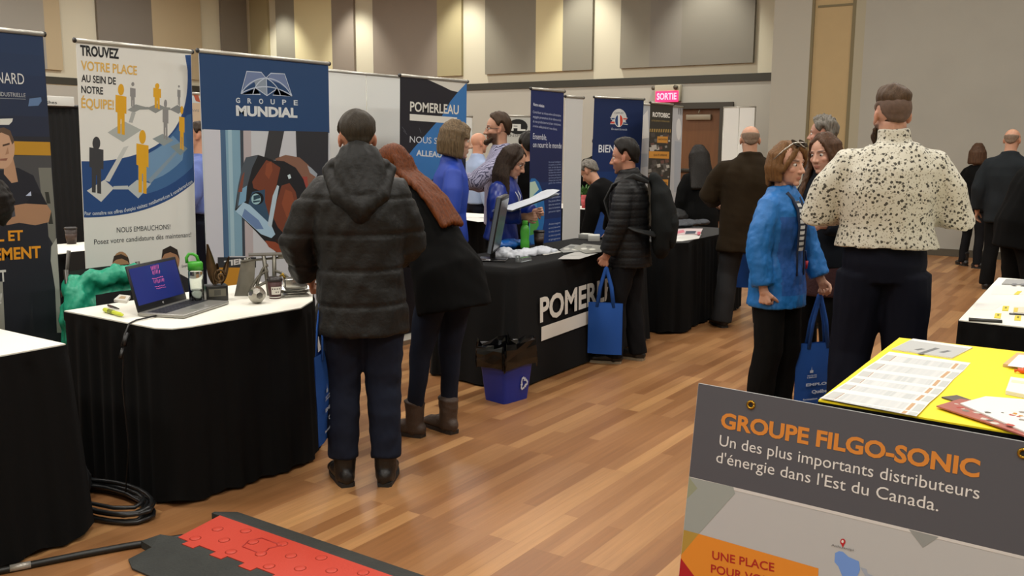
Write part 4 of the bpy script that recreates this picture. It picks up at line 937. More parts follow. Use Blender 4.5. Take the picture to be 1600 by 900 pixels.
# 3 the woman in the blue polo
L = pos(703, 6.4)
p = Person('person with an ash-blond bob in a royal blue polo, behind the tables', L, face(L, -82), 1.67, fem=True, lean=2, head=(0, 8, 0), skin='#c39b83', nk=.12)
p.body(brow='#5b4733')
p.mop(HBOB, [[(math.sin(a)*.03, math.cos(a)*.03-.02, .125), (math.sin(a)*.082, math.cos(a)*.088-.022, .06), (math.sin(a)*.092, math.cos(a)*.098-.022, -.02), (math.sin(a)*.088, math.cos(a)*.092-.016, -.10-.012*math.cos(a))] for a in [D2R(q) for q in range(62, 300, 17)]]+[([(-.02, .03, .122), (.04, .068, .09), (.072, .062, .03)], .015), ([(-.02, .03, .122), (-.05, .062, .085), (-.072, .055, .02)], .015)], r=.021, name='bob_hair', amp=.003)
p.top('polo_shirt', M_POLO, hem=-.08, pad=.014, r=(.064, .058, .052), upto=.12, cuff=.0, collar=(.055, .072), disp=cloth_disp(.0025, 26, 31))
p.trousers(M_BLKT); p.shoes(M_BOOT)

# 4 the woman with glasses reading sheets
L = pos(785, 6.85)
p = Person('person with long dark hair and glasses in a shiny blue blouse, reading sheets', L, face(L, -112), 1.52, fem=True, lean=4, head=(6, 27, 0), skin='#bb8d74', nk=.12, arms=[((-.06, .03, -.25), (.10, .21, .02)), ((.07, .02, -.25), (-.07, .22, .0))], curl=(.9, .9))
p.body(brow='#2a1e17')
p.mop(HDARK, [[(math.sin(a)*.03, math.cos(a)*.03-.02, .125), (math.sin(a)*.083, math.cos(a)*.088-.024, .06), (math.sin(a)*.09, math.cos(a)*.095-.026, -.03)]+[p.L(p.hc+p.R @ V3(math.sin(a)*.09, math.cos(a)*.09-.03, -.06)+V3(math.sin(a)*.03, math.cos(a)*.04+.01, -dz)) for dz in (.08, .18, .27)] for a in [D2R(q) for q in range(78, 288, 15)]]+[([(0, .02, .122), (.05, .052, .085), (.076, .034, .02), (.08, .03, -.04)], .014), ([(0, .02, .122), (-.05, .052, .085), (-.076, .034, .02), (-.08, .03, -.04)], .014)], r=.022, name='long_hair')
p.top('blouse', M_SATIN, hem=-.02, pad=.018, r=(.062, .055, .046), collar=(.05, .07), disp=cloth_disp(.0045, 26, 41, fine=.001))
p.specs('#3a2e28', .022)
b = MB(); c = p.pel+p.up*.24+p.fw*.145; b.tube([p.neck+p.fw*.03+p.rt*.055, p.pel+p.up*.36+p.fw*.145+p.rt*.03, c+p.up*.06], .004, 6, 0); b.tube([p.neck+p.fw*.03-p.rt*.055, p.pel+p.up*.36+p.fw*.145-p.rt*.03, c+p.up*.06], .004, 6, 0); b.box(c+p.fw*.004, (.062, .004, .10), 1); b.build('lanyard_badge', [mat('lanyard_white', '#d5d8dc', .6), mat('badge_white', '#e4e6ea', .4)], p.t, local=True)
p.trousers(M_BLKT); p.shoes(M_BOOT)
GW = p

# 5 the bearded man with glasses
L = pos(782, 7.8)
def weave(name, c0, c1, sc):
    m = bpy.data.materials.new(name); m.use_nodes = True; nt = m.node_tree; b = nt.nodes['Principled BSDF']; b.inputs['Roughness'].default_value = .75
    tc = nt.nodes.new('ShaderNodeTexCoord'); w = nt.nodes.new('ShaderNodeTexWave'); w.inputs['Scale'].default_value = sc; w.inputs['Distortion'].default_value = 7; w.inputs['Detail'].default_value = 1; w.inputs['Detail Scale'].default_value = 1.2
    r = nt.nodes.new('ShaderNodeValToRGB'); r.color_ramp.interpolation = 'CONSTANT'; r.color_ramp.elements[0].color = lin(c0); r.color_ramp.elements[1].position = .68; r.color_ramp.elements[1].color = lin(c1)
    nt.links.new(tc.outputs['Object'], w.inputs['Vector']); nt.links.new(w.outputs['Fac'], r.inputs[0]); nt.links.new(r.outputs[0], b.inputs['Base Color']); return m
p = Person('person with a dark beard and glasses in a lavender squiggle-patterned shirt, facing left', L, face(L, 96), 1.76, lean=0, head=(0, 2, 0), skin='#b78a72', arms=[((-.05, .23, -.20), (.12, .20, .03)), ((.06, .1, -.25), (-.12, .22, .05))])
p.body(brow='#2c2119', beard='full'); p.cap_hair(HMID, .015, top=.012, amp=.003); p.specs('#15120f')
b = MB(); b.tube([p.h(-.045, .055, -.075), p.h(-.03, .082, -.098), p.h(0, .095, -.108), p.h(.03, .082, -.098), p.h(.045, .055, -.075)], [.014, .02, .026, .02, .014], 10, rounded=True); child('beard', remesh(b, .006, 2, cloth_disp(.002, 120, 4)), HMID, p.t)
p.top('shirt', weave('squiggle_shirt', '#9d9bb5', '#46445e', 24), hem=-.12, pad=.02, r=(.064, .056, .046), collar=(.06, .078), disp=cloth_disp(.004, 24, 52))
p.trousers(M_BLKT); p.shoes(M_BOOT)

# 6 the bald man in light blue far behind
L = pos(746, 10.3)
p = Person('bald person in a light blue shirt, far behind the woman in the polo', L, face(L, -62), 1.63, skin='#c08d73', vox=.008); p.body(brow='#7a6250')
p.top('shirt', mat('light_blue_shirt', '#8f9fbd', .75, bump=.1, bscale=500), hem=-.04, pad=.018, r=(.064, .056, .046), collar=(.06, .078), disp=cloth_disp(.004, 24, 62), vox=.014); p.trousers(M_NAVYT, top=.1, vox=.014); p.shoes(M_BOOT)
# 7 dark-haired person in black behind the woman with glasses
L = pos(826, 9.0)
p = Person('dark-haired person in a black coat, mostly behind the navy paragraph banner', L, face(L, 20), 1.60, skin='#b98a70', vox=.008); p.body(); p.cap_hair(HBLACK, .03, top=.015, amp=.006, rough=40)
p.top('coat', M_COATB, hem=-.25, pad=.03, disp=cloth_disp(.004, 22, 72), vox=.014); p.trousers(M_BLKT, vox=.014); p.shoes(M_BOOT)

# 8 the man with the backpack
L = (-2.87, 5.66, 0)
p = Person('person in a black quilted jacket wearing a backpack and holding a plain bag', L, face(L, 78), 1.55, lean=3, head=(0, 7, 0), feet=[(-.09, .10), (.09, -.05)], fang=(6, -14), skin='#b5826a', nk=.12, arms=[((-.035, .03, -.28), (.01, .085, -.235)), ((.05, -.02, -.28), (.0, .09, -.22))], curl=(1.5, .6), sh=.178)
p.body(brow='#1d1713', beard='stubble'); p.cap_hair(HBLACK, .016, top=.02, fr=.012, amp=.003)
p.top('quilted_jacket', mat('black_quilted_fabric', '#111112', .55, spec=.3, bump=.2, bscale=80), hem=-.17, pad=.03, armpad=.02, r=(.066, .058, .048), collar=(.085, .078), hw=(.172, .138), disp=cloth_disp(.003, 24, 82, quilt=(.9, .06, .006)), vox=.010)
p.trousers(M_GREYT, pad=.012); p.shoes(mat('black_shoe_leather', '#1d1b19', .4), '#8b7d66')
BP = p
# 9 two more in black behind him
L = pos(934, 12.0)
p = Person('person in black half hidden by the left edge of the blue welcome banner', L, face(L, 10), 1.62, skin='#b98a70', vox=.009); p.body(); p.cap_hair(HDARK, .015)
p.top('coat', M_COATB, hem=-.22, pad=.03, vox=.015); p.trousers(M_BLKT, vox=.015); p.shoes(M_BOOT)
L = pos(957, 8.9)
p = Person('grey-haired person in a black coat between the backpack wearer and the welcome banner', L, face(L, 60), 1.50, fem=True, lean=42, head=(0, 40, 0), skin='#b98a70', vox=.009); p.body(); p.cap_hair(HGREY, .02, amp=.005)
p.top('coat', M_COATB, hem=-.3, pad=.035, vox=.015); p.trousers(M_BLKT, vox=.015); p.shoes(M_BOOT)

# 10 the balding man in the brown jacket
L = (-2.64, 7.30, 0)
p = Person('balding person in a brown suede jacket, back turned, at the brochure table', L, face(L, 6), 1.68, lean=3, head=(0, 6, 0), feet=[(-.18, .02), (.17, .0)], fang=(22, -16), build=1.16, skin='#b78a70', nk=.125, arms=[((-.10, .03, -.25), (.06, .19, -.05)), ((.09, .03, -.25), (-.05, .19, -.06))])
p.body(); p.cap_hair(mat('grey_stubble', '#756150', .8, vary=.2, vscale=60), .003, upper=24, amp=.0006)
p.top('suede_jacket', mat('brown_suede', '#261d11', .9, vary=.15, vscale=7, bump=.2, bscale=200, spec=.12), hem=-.27, pad=.035, armpad=.024, r=(.074, .066, .052), collar=(.075, .095), hw=(.212, .15), disp=cloth_disp(.005, 18, 101, (1, 1, .8), fine=.001), vox=.012)
p.trousers(mat('black_denim', '#17181b', .85), pad=.016, r=(.092, .074, .07)); p.shoes(M_BOOT)
# 11 long black hair beside him
L = pos(1094, 9.3)
p = Person('person with long black hair in black, left of the brown suede jacket', L, face(L, 18), 1.50, fem=True, skin='#a87a62', vox=.009, lean=8, head=(0, 18, 0)); p.body()
p.mop(HBLACK, [[(math.sin(a)*.04, math.cos(a)*.04-.02, .12), (math.sin(a)*.092, math.cos(a)*.095-.024, .03), (math.sin(a)*.10, math.cos(a)*.105-.03, -.1), p.L(p.pel+p.up*.30-p.fw*.15+p.rt*(-.13*math.sin(a) if False else .13*math.sin(a)))] for a in [D2R(q) for q in range(80, 285, 18)]], r=.027, name='long_hair', vox=.01)
p.top('coat', M_COATB, hem=-.3, pad=.04, armpad=.03, vox=.015); p.trousers(M_BLKT, vox=.015); p.shoes(M_BOOT)

# 12 the woman in the bright blue jacket
L = pos(1222, 4.95)
p = Person('person in a bright blue jacket with sunglasses pushed up on short brown hair', L, face(L, -118), 1.53, fem=True, lean=0, head=(-8, 4, 0), feet=[(-.095, .02), (.095, -.02)], skin='#c1937b', nk=.125, arms=[((-.075, .06, -.28), (-.015, .10, -.215)), ((.06, -.02, -.285), (.0, .05, -.235))], curl=(1.3, 1.6))
p.body(brow='#5a4030')
p.mop(HCHEST, [[(math.sin(a)*.03, math.cos(a)*.03-.02, .125), (math.sin(a)*.084, math.cos(a)*.09-.022, .06), (math.sin(a)*.094, math.cos(a)*.102-.024, -.02), (math.sin(a)*.078, math.cos(a)*.088-.018, -.088-.03*(abs(math.degrees(a)-180) < 60))] for a in [D2R(q) for q in range(72, 292, 16)]]+[[(q*.0, .03, .125), (q*.045, .075, .088), (q*.078, .058, .02), (q*.083, .03, -.03)] for q in (-1, 1)]+[([(.02, .03, .122), (-.02, .07, .095), (-.055, .074, .055)], .014), ([(0, .03, .122), (.03, .07, .092), (.055, .070, .05)], .014)], r=.0165, name='short_hair', amp=.0025, capr=(.080, .090, .084))
M_BLUEJ = mat('bright_blue_shell', '#1266ad', .55, bump=.2, bscale=45); M_BLUEP = mat('blue_quilted_panel', '#164f98', .6, bump=.2, bscale=90)
def two_tone(me):
    n = len(me.polygons)
    for pl in me.polygons:
        c = pl.center; t = (c-p.pel).dot(p.up); x = (c-p.pel).dot(p.rt); y = (c-p.pel).dot(p.fw)
        if -.12 < t < .36 and abs(x) < .15 and (y > .03): pl.material_index = 1
b = MB(); p.torso(b, -.20, .03, hw=(.182, .142)); p.arms(b, .020, (.064, .056, .046), .02); c = p.neck-p.up*.03; b.tube([c-p.up*.02, c+p.up*.045-p.fw*.008], [.092, .085], 20, ref=p.rt)
o = child('jacket', remesh(b, .0095, 5, cloth_disp(.004, 26, 121, (1, 1, .9), fine=.0012)), [M_BLUEJ, M_BLUEP], p.t); two_tone(o.data)
b = MB()   # striped top seen where the jacket opens, zip edges, collar lining, pocket flash
pts = [p.pel+p.up*t+p.fw*y for t, y in ((.50, .075), (.46, .105), (.40, .142), (.30, .158), (.15, .153), (.0, .158))]
for q, (w, off) in enumerate(((.042, .004),)):
    rows = [[pt+p.rt*(.012+x*w*(1.5 if i == 0 else 1))-p.fw*abs(x)*.012+p.fw*off for x in (-1, -.5, 0, .5, 1)] for i, pt in enumerate(pts[:5])]; b.grid(rows)
M_STRIPE = bpy.data.materials.new('striped_top'); M_STRIPE.use_nodes = True; nt = M_STRIPE.node_tree; w = nt.nodes.new('ShaderNodeTexWave'); w.bands_direction = 'Z'; w.inputs['Scale'].default_value = 9.5; tcn = nt.nodes.new('ShaderNodeTexCoord'); rr = nt.nodes.new('ShaderNodeValToRGB'); rr.color_ramp.interpolation = 'CONSTANT'; rr.color_ramp.elements[0].color = lin('#cfcfcb'); rr.color_ramp.elements[1].position = .66; rr.color_ramp.elements[1].color = lin('#1d2230')
nt.links.new(tcn.outputs['Object'], w.inputs['Vector']); nt.links.new(w.outputs['Fac'], rr.inputs[0]); nt.links.new(rr.outputs[0], nt.nodes['Principled BSDF'].inputs['Base Color'])
b.build('striped_top', M_STRIPE, p.t, local=True)
b = MB()
for sg in (-1, 1): b.tube([pt+p.rt*(.012+sg*.042*(1.5 if i == 0 else 1))+p.fw*(-.004) for i, pt in enumerate(pts)], [.012, .012, .010, .007, .006, .006], 8)
b.build('jacket_zip', mat('navy_zip_lining', '#10203a', .7), p.t, local=True)
b = MB(); q0 = p.pel+p.up*.02-p.rt*.125+p.fw*.122; b.tube([q0+p.up*.12+p.rt*.02, q0+p.up*.05], [.004, .006], 8, 0); b.tube([q0+p.up*.055, q0+p.up*.005+p.rt*.004], [.012, .009], 8, 1); b.build('pocket_pull', [mat('pocket_edge', '#0f2d5c', .6), mat('red_pull', '#b3202c', .5)], p.t, local=True)
p.trousers(M_BLKT, pad=.016, r=(.088, .07, .068)); p.shoes(M_BOOT)
BW = p
s = thing('sunglasses', 'dark sunglasses pushed up on the head of the bright blue jacket wearer', 'sunglasses', tuple(MW[p.t.name] @ p.h(0, .02, .13)))
wl = lambda *a: MW[BW.t.name] @ BW.h(*a)
for q in (-1, 1):
    b = MB(); pts = [wl(q*.036+.03*math.cos(a*PI/7), .083-.028*math.sin(a*PI/7)*1-.02+.004*math.cos(a*PI/7), .128+.018*math.sin(a*PI/7)) for a in range(14)]
    b.poly(pts); b.poly([v+(wl(0, 0, 1)-wl(0, 0, 0))*.004 for v in pts][::-1]); b.build('lens', mat('dark_lens', '#0d0a0a', .08), s)
b = MB(); 
for q in (-1, 1): b.tube([wl(q*.064, .062, .128), wl(q*.094, .03, .09), wl(q*.098, -.03, .03)], .004, 6)
b.tube([wl(-.064, .062, .130), wl(-.03, .07, .134), wl(.03, .07, .134), wl(.064, .062, .130)], .004, 6); b.build('frame', mat('silver_frame', '#b5b0a6', .25, .7), s)

# 13 the girl behind her
L = pos(1291, 5.75)
p = Person('person with long brown hair and burgundy knit, behind the bright blue jacket', L, face(L, 150), 1.58, fem=True, head=(-4, 8, 4), skin='#bd917b', nk=.13, arms=[((-.06, .06, -.26), (.10, .18, .02)), ((.06, .06, -.26), (-.06, .20, .0))], curl=(1.2, 1.2))
p.body(brow='#33221a')
p.mop(HBROWN, [[(math.sin(a)*.03, math.cos(a)*.03-.02, .125), (math.sin(a)*.084, math.cos(a)*.09-.024, .06), (math.sin(a)*.095, math.cos(a)*.095-.026, -.04), p.L(p.hc+V3(math.sin(a)*.11, math.cos(a)*.09+.02, -.2)), p.L(p.hc+V3(math.sin(a)*.13, math.cos(a)*.10+.05, -.34))] for a in [D2R(q) for q in range(66, 300, 16)]]+[([(0, .03, .122), (.045, .060, .085), (.074, .044, .01), (.082, .035, -.05)], .014), ([(0, .03, .122), (-.045, .060, .085), (-.074, .044, .01), (-.082, .035, -.05)], .014)], r=.022, name='long_hair')
p.top('coat', mat('dark_navy_coat', '#10141b', .9, spec=.15, bump=.1, bscale=300), hem=-.1, pad=.034, armpad=.022, collar=(.08, .09), disp=cloth_disp(.004, 24, 131))
p.top('burgundy_knit', mat('burgundy_knit', '#35191c', .9, bump=.5, bscale=60), hem=-.30, pad=.026, upto=.1, hw=(.19, .14), r=(.05, .04, .04), vox=.013)
p.trousers(M_BLKT); p.shoes(M_BOOT)
# 14 the grey-haired man further back
L = pos(1284, 7.6)
p = Person('person with curly grey hair in a dark coat, behind the long-haired person', L, face(L, 78), 1.73, head=(0, 2, 0), skin='#b58672', vox=.007); p.body(brow='#544b44'); p.cap_hair(HGREY, .026, top=.014, amp=.008, rough=75)
p.top('coat', mat('dark_blue_grey_coat', '#181c23', .85), hem=-.3, pad=.035, collar=(.08, .09), vox=.014); p.trousers(M_BLKT, vox=.014); p.shoes(M_BOOT)

# 15 the bearded man in the floral shirt
L = pos(1389, 4.45)
M_FLOR = bpy.data.materials.new('floral_shirt'); M_FLOR.use_nodes = True; nt = M_FLOR.node_tree; bs = nt.nodes['Principled BSDF']; bs.inputs['Roughness'].default_value = .7
tcn = nt.nodes.new('ShaderNodeTexCoord'); NL = nt.links.new
def dots(scale, thr, rnd=1.):
    v = nt.nodes.new('ShaderNodeTexVoronoi'); v.inputs['Scale'].default_value = scale; v.inputs['Randomness'].default_value = rnd
    nz = nt.nodes.new('ShaderNodeTexNoise'); nz.inputs['Scale'].default_value = 110; mx = nt.nodes.new('ShaderNodeMixRGB'); mx.inputs[0].default_value = .012
    NL(tcn.outputs['Object'], nz.inputs['Vector']); NL(tcn.outputs['Object'], mx.inputs[1]); NL(nz.outputs['Color'], mx.inputs[2]); NL(mx.outputs[0], v.inputs['Vector'])
    m = nt.nodes.new('ShaderNodeMath'); m.operation = 'LESS_THAN'; m.inputs[1].default_value = thr; NL(v.outputs['Distance'], m.inputs[0]); return m
d1 = dots(50, .32); d2 = dots(90, .30)
m1 = nt.nodes.new('ShaderNodeMixRGB'); m1.inputs[1].default_value = lin('#c6c2b3'); m1.inputs[2].default_value = lin('#8c8674'); NL(d2.outputs[0], m1.inputs[0])
m2 = nt.nodes.new('ShaderNodeMixRGB'); m2.inputs[2].default_value = lin('#3f3b32'); NL(d1.outputs[0], m2.inputs[0]); NL(m1.outputs[0], m2.inputs[1]); NL(m2.outputs[0], bs.inputs['Base Color'])
p = Person('person in a cream floral-print shirt and navy trousers, back turned, hands in front', L, face(L, 6), 1.79, lean=0, head=(16, 4, 0), feet=[(-.15, .0), (.14, -.02)], fang=(14, -14), build=1.12, pel=.955, skin='#b98d78', nk=.105, arms=[((-.10, .02, -.27), (.13, .20, .03)), ((.10, .02, -.27), (-.14, .20, .04))])
p.body(brow='#3a2a1f', beard='full')
p.cap_hair(mat('faded_sides', '#5a463a', .8, vary=.15, vscale=60), .004, upper=40, amp=.0006, name='hair_fade', line=[(0, 40), (40, 34), (72, -8), (82, -14), (92, 6), (108, 4), (120, -26), (150, -44), (180, -48)])
p.cap_hair(hairmat('hair_warm_brown', '#4a3828', .3), .010, line=[(0, 36), (40, 30), (70, 18), (110, 14), (180, 6)], top=.020, fr=.014, amp=.004, soft=46)
b = MB(); b.tube([p.h(-.068, .02, -.06), p.h(-.05, .06, -.09), p.h(-.02, .088, -.115), p.h(.02, .088, -.115), p.h(.05, .06, -.09), p.h(.068, .02, -.06)], [.012, .02, .026, .026, .02, .012], 10, rounded=True); child('beard', remesh(b, .006, 2, cloth_disp(.002, 120, 4)), HMID, p.t)
p.top('floral_shirt', M_FLOR, hem=.035, pad=.030, armpad=.02, r=(.072, .064, .05), collar=(.10, .074), hw=(.205, .145), disp=cloth_disp(.007, 18, 151, (1, 1, .5), fine=.0015), vox=.011)
p.trousers(M_NAVYT, pad=.018, r=(.105, .082, .07), hx=.175, hy=.125); p.shoes(M_BOOT)

# 16-18 at the far right
L = pos(1523, 11.45)
p = Person('person with shoulder-length brown hair in a black jacket, far off by the grey partition', L, face(L, -40), 1.53, fem=True, feet=[(-.13, .05), (.17, -.02)], fang=(70, -70), skin='#a98069', vox=.009, arms=[((-.06, .02, -.27), (.04, .12, -.2)), ((.06, .02, -.27), (-.02, .12, -.2))]); p.body()
p.mop(HBROWN, [[(math.sin(a)*.03, math.cos(a)*.03-.02, .125), (math.sin(a)*.09, math.cos(a)*.095-.024, .02), (math.sin(a)*.10, math.cos(a)*.10-.02, -.12)] for a in [D2R(q) for q in range(70, 295, 18)]], r=.024, name='hair', vox=.01)
p.top('jacket', M_COATB, hem=-.14, pad=.03, vox=.014, disp=cloth_disp(.004, 22, 161)); p.trousers(M_GREYT, pad=.004, r=(.085, .062, .055), vox=.012); p.shoes(M_BOOT, boot=True)
b = MB(); q = p.sh[0]; b.tube([p.neck+p.rt*.07, p.pel+p.up*.1+p.rt*.21], .012, 6); b.build('red_strap', mat('red_strap', '#a8203c', .6), p.t, local=True)
L = pos(1573, 9.6)
p = Person('bald person in a grey jacket, back turned, near the grey partition', L, face(L, -12), 1.70, build=1.08, skin='#b98a70', vox=.008, head=(0, 8, 0), feet=[(-.12, 0), (.12, 0)]); p.body(); p.cap_hair(mat('grey_stubble'), .003, upper=18, amp=.0006)
p.top('jacket', mat('slate_jacket', '#1f2326', .9, spec=.15, bump=.1, bscale=200), hem=-.2, pad=.034, collar=(.07, .09), vox=.014, disp=cloth_disp(.005, 22, 171)); p.trousers(M_BLKT, vox=.014); p.shoes(M_BOOT)
L = pos(1612, 7.3)
p = Person('person in a big black coat leaning to the right, cut by the right edge', L, face(L, -62), 1.66, lean=20, build=1.15, head=(0, 16, 0), skin='#a98069', vox=.009, arms=[((-.12, -.02, -.24), (.02, .2, -.08)), ((.08, .06, -.26), (.0, .2, -.05))], feet=[(-.13, -.05), (.13, .05)]); p.body(); p.cap_hair(HDARK, .02)
p.top('coat', M_COATB, hem=-.2, pad=.05, armpad=.035, r=(.075, .066, .055), collar=(.1, .1), disp=cloth_disp(.005, 18, 181), vox=.013); p.trousers(M_BLKT, pad=.02, vox=.014); p.shoes(M_BOOT)
# glimpsed ones on the left
L = pos(317, 8.0)
p = Person('person in a blue shirt glimpsed between the white recruiting banner and the welder banner', L, face(L, 84), 1.68, skin='#b98a70', vox=.009, arms=[((-.05, .04, -.28), (.02, .14, -.16)), ((.05, .04, -.28), (-.02, .14, -.16))]); p.body(); p.cap_hair(HDARK, .014)
p.top('shirt', mat('periwinkle_shirt', '#5a6cab', .7, bump=.2, bscale=60), hem=-.0, pad=.024, armpad=.02, vox=.013, disp=cloth_disp(.006, 28, 191)); p.trousers(M_NAVYT, vox=.014, top=.1); p.shoes(M_BOOT)
# ------------------------------------------------------------------ things in the hall
def zt(x, y, z): return at_z(x, y, z)
# --- leaning sign in front of the yellow table
O = zt(1088, 598, .755); u = (Vector((zt(1600, 690, .755)-O)).normalized()); a = D2R(8); v = Vector((0, math.sin(a), math.cos(a)))
Hb = .755/math.cos(a)-.004; Wb = 1.22
pl = Plane(O-v*Hb, u, v); pl.v = (pl.v-pl.u*pl.v.dot(pl.u)).normalized(); pl.n = pl.u.cross(pl.v)
t = thing('sign_board', 'grey and orange foam sign board leaning against the yellow table', 'sign', tuple(pl.w(Wb/2, 0)))
b = MB(); q = [pl.w(0, 0), pl.w(Wb, 0), pl.w(Wb, Hb), pl.w(0, Hb)]; b.add(q+[p-pl.n*.006 for p in q], [(0, 1, 2, 3), (7, 6, 5, 4), (0, 4, 5, 1), (1, 5, 6, 2), (2, 6, 7, 3), (3, 7, 4, 0)]); bd = b.build('foam_panel', mat('foam_board_light', '#b2b4b5', .5), t)
pr = Print(pl, .0006)
def sb(pts, col):
    pr.uvpoly([(min(max(x, .001), Wb-.001), min(max(y, .001), Hb-.001)) for x, y in (pl.uv(*p) for p in pts)], col)
sb([(1088, 598), (1700, 706), (1700, 895), (1075, 744)], '#515259'); sb([(1075, 744), (1700, 893), (1700, 898), (1075, 749)], '#cbcac8')
sb([(1074, 742), (1090, 763), (1071, 779), (1069, 770)], '#8e947c'); sb([(1075, 745), (1146, 761), (1148.5, 771), (1091, 835), (1066, 827), (1071, 779), (1090, 763)], '#959c98')
sb([(1420, 827), (1467, 839), (1442, 856)], '#8d9190')
sb([(1066, 827), (1092, 834), (1061, 866)], '#a88a3e'); sb([(1092, 834), (1279, 888), (1275, 1000), (1055, 1000), (1061, 866)], '#d9882c'); sb([(1061, 871), (1100, 920), (1140, 1000), (1050, 1000)], '#a81e24')
sb([(1305, 864), (1311, 861), (1317, 862), (1326, 870), (1342, 877), (1344, 890), (1340, 900), (1345, 930), (1330, 940), (1318, 905), (1310, 885), (1304, 878)], '#6d93d6'); sb([(1344, 886), (1354, 889), (1356, 896), (1420, 925), (1420, 930), (1352, 900)], '#9aa4b4')
sb(ell((1317, 846.5), 4.2, 5), '#b3242a'); sb([(1314, 849), (1320, 849), (1317, 856)], '#b3242a'); sb(ell((1316.6, 846), 1.9, 2.4), '#d8d3d0')
pr.build('printed_picture', bd)
tx = Print(pl, .0016)
tx.text('GROUPE FILGO-SONIC', (1126, 667), (1530, 746), 25, '#cf8436', .035); tx.text('Un des plus importants distributeurs', (1124, 696), (1530, 780), 18, '#d9d8d6', .0); tx.text("d'énergie dans l'Est du Canada.", (1119, 722), (1466, 799), 18, '#d9d8d6', .0)
tx.text('UNE PLACE', (1113, 873), (1210, 893), 13.5, '#a8261f', .012); tx.text('POUR VOUS', (1111, 894), (1214, 917), 13.5, '#a8261f', .012); tx.text('Ashuanipi', (1299, 853), (1334, 861), 4, '#6b6b6b'); tx.build('lettering', bd)
M_BRASS = mat('brass_grommet', '#a8842e', .25, .9)
for px, py in ((1173.5, 632.5), (1599, 708.5)):
    c = Vector(pl.w(*pl.uv(px, py))); b = MB(); pts = [c+pl.n*.001+(pl.u*math.cos(k*PI/8)+pl.v*math.sin(k*PI/8))*.0105 for k in range(17)]; b.tube(pts, .0042, 8); b.poly([c+pl.n*.0018+(pl.u*math.cos(k*PI/8)+pl.v*math.sin(k*PI/8))*.008 for k in range(16)], 1); b.build('grommet', [M_BRASS, mat('grommet_hole', '#15120c', .8)], t)

# --- sheets and magazines on the yellow table
def flat_sheet(name, pts, z, m, label, cat, group=None, th=.0012, art=None):
    b = MB(); b.prism([(p[0], p[1]) for p in pts], z, z+th); o = b.build(name, m); tag(o, label, cat, group)
    if art:
        q = Print(Plane((0, 0, z+th), (1, 0, 0), (0, 1, 0)), .0004)
        art(q); q.build('print', o)
    return o
PAPER = mat('white_paper', '#dcdbd6', .6)
LX = [(640, 170), (565, 225), (475, 282), (415, 330), (360, 370), (290, 415), (190, 475), (110, 532), (20, 592)]
RX = [(1185, 245), (1140, 295), (1070, 355), (1020, 410), (970, 460), (910, 510), (850, 575), (790, 640), (730, 700)]
cv = lambda p: (1240+p[0]/4.286, 510+p[1]/4.286)
ordn = ('first', 'second', 'third', 'fourth', 'fifth', 'sixth', 'nearest')
for i in range(7):
    z = .7508+i*.0008
    l0, r0, l1, r1 = (zt(*cv(LX[i]), z), zt(*cv(RX[i]), z), zt(*cv(LX[i+1]), z), zt(*cv(RX[i+1]), z))
    l1 = l0+(l1-l0)*1.18; r1 = r0+(r1-r0)*1.18; l1.y = max(l1.y, 2.722); r1.y = max(r1.y, 2.69)
    f = lambda s_, t_: (lambda p: (p.x, p.y))((l0*(1-s_)+r0*s_)*(1-t_)+(l1*(1-s_)+r1*s_)*t_)
    def art(q, f=f, i=i):
        rd = random.Random(i)
        R = lambda a, b_, c, d, col, lay=1.: q.uvpoly([f(a, b_), f(c, b_), f(c, d), f(a, d)], col, lay)
        R(.02, .30, .13, .97, '#b9b9b6'); R(.135, .3, .146, .97, '#b09585'); R(.85, .26, .89, .97, '#bd9873'); R(.91, .26, .99, .97, '#b9bcba')
        R(.16, .3, .83, .97, '#c6c7c6', 0.)
        x = .165
        while x < .82:
            w = rd.uniform(.02, .06); R(x, .34, min(.825, x+w), .97, rd.choice(('#c0c2c2', '#c3c5c5', '#babdbd', '#cbcccb'))); x += w+rd.uniform(.004, .03)
    flat_sheet('leaflet', [f(0, 0), f(1, 0), f(1, 1), f(0, 1)], z, PAPER, ('printed leaflet lying %s in the overlapping row, counted from the %s' % (('at the near end', 'grey sign') if i == 6 else (ordn[i], 'far end'))), 'leaflet', 'leaflets on the yellow table', .0006, art)
cn = [cv(p) for p in ((800, 88), (1200, 145), (1060, 218), (655, 158))]; P_ = [zt(*p, .7505) for p in cn]
def art(q):
    q.uvpoly([(P_[0].x*.9+P_[3].x*.1, P_[0].y*.83+P_[3].y*.17), (P_[1].x*.9+P_[2].x*.1-.005, P_[1].y*.83+P_[2].y*.17), (P_[2].x, P_[2].y), (P_[3].x, P_[3].y)], '#b5b6b4', 0)
    for a_, b_ in (((1431, 547), (1443, 545)), ((1437, 553), (1465, 544)), ((1470, 551), (1484, 548))): q.line([a_, b_], .018, '#6d6f70', .4)
flat_sheet('grey_folder', [(p.x, p.y) for p in P_], .7505, PAPER, 'grey printed folder at the far corner of the yellow table', 'folder', None, .004, art)
flat_sheet('note_pad', [(p.x, p.y) for p in (zt(1589, 553, .755), zt(1660, 560, .755), zt(1640, 580, .755), zt(1567, 571, .755))], .7505, mat('pad_edge', '#c9a878', .7), 'white note pad with a tan edge, upper of the two by the right border', 'note pad', None, .010, lambda q: q.uvpoly([(p.x, p.y) for p in (zt(1592, 553.5, .762), zt(1658, 560.5, .762), zt(1640, 579, .762), zt(1574, 571, .762))], '#eceae4', 0))
flat_sheet('card_stack', [(p.x, p.y) for p in (zt(1579, 592, .755), zt(1660, 604, .755), zt(1640, 628, .755), zt(1571, 614, .755))], .7505, PAPER, 'stack of white cards, lower of the two piles by the right border', 'card stack', None, .012, lambda q: q.uvpoly([(p.x, p.y) for p in (zt(1581, 593, .763), zt(1658, 604, .763), zt(1656, 607, .763), zt(1580, 597, .763))], '#e6e0b4', 0))
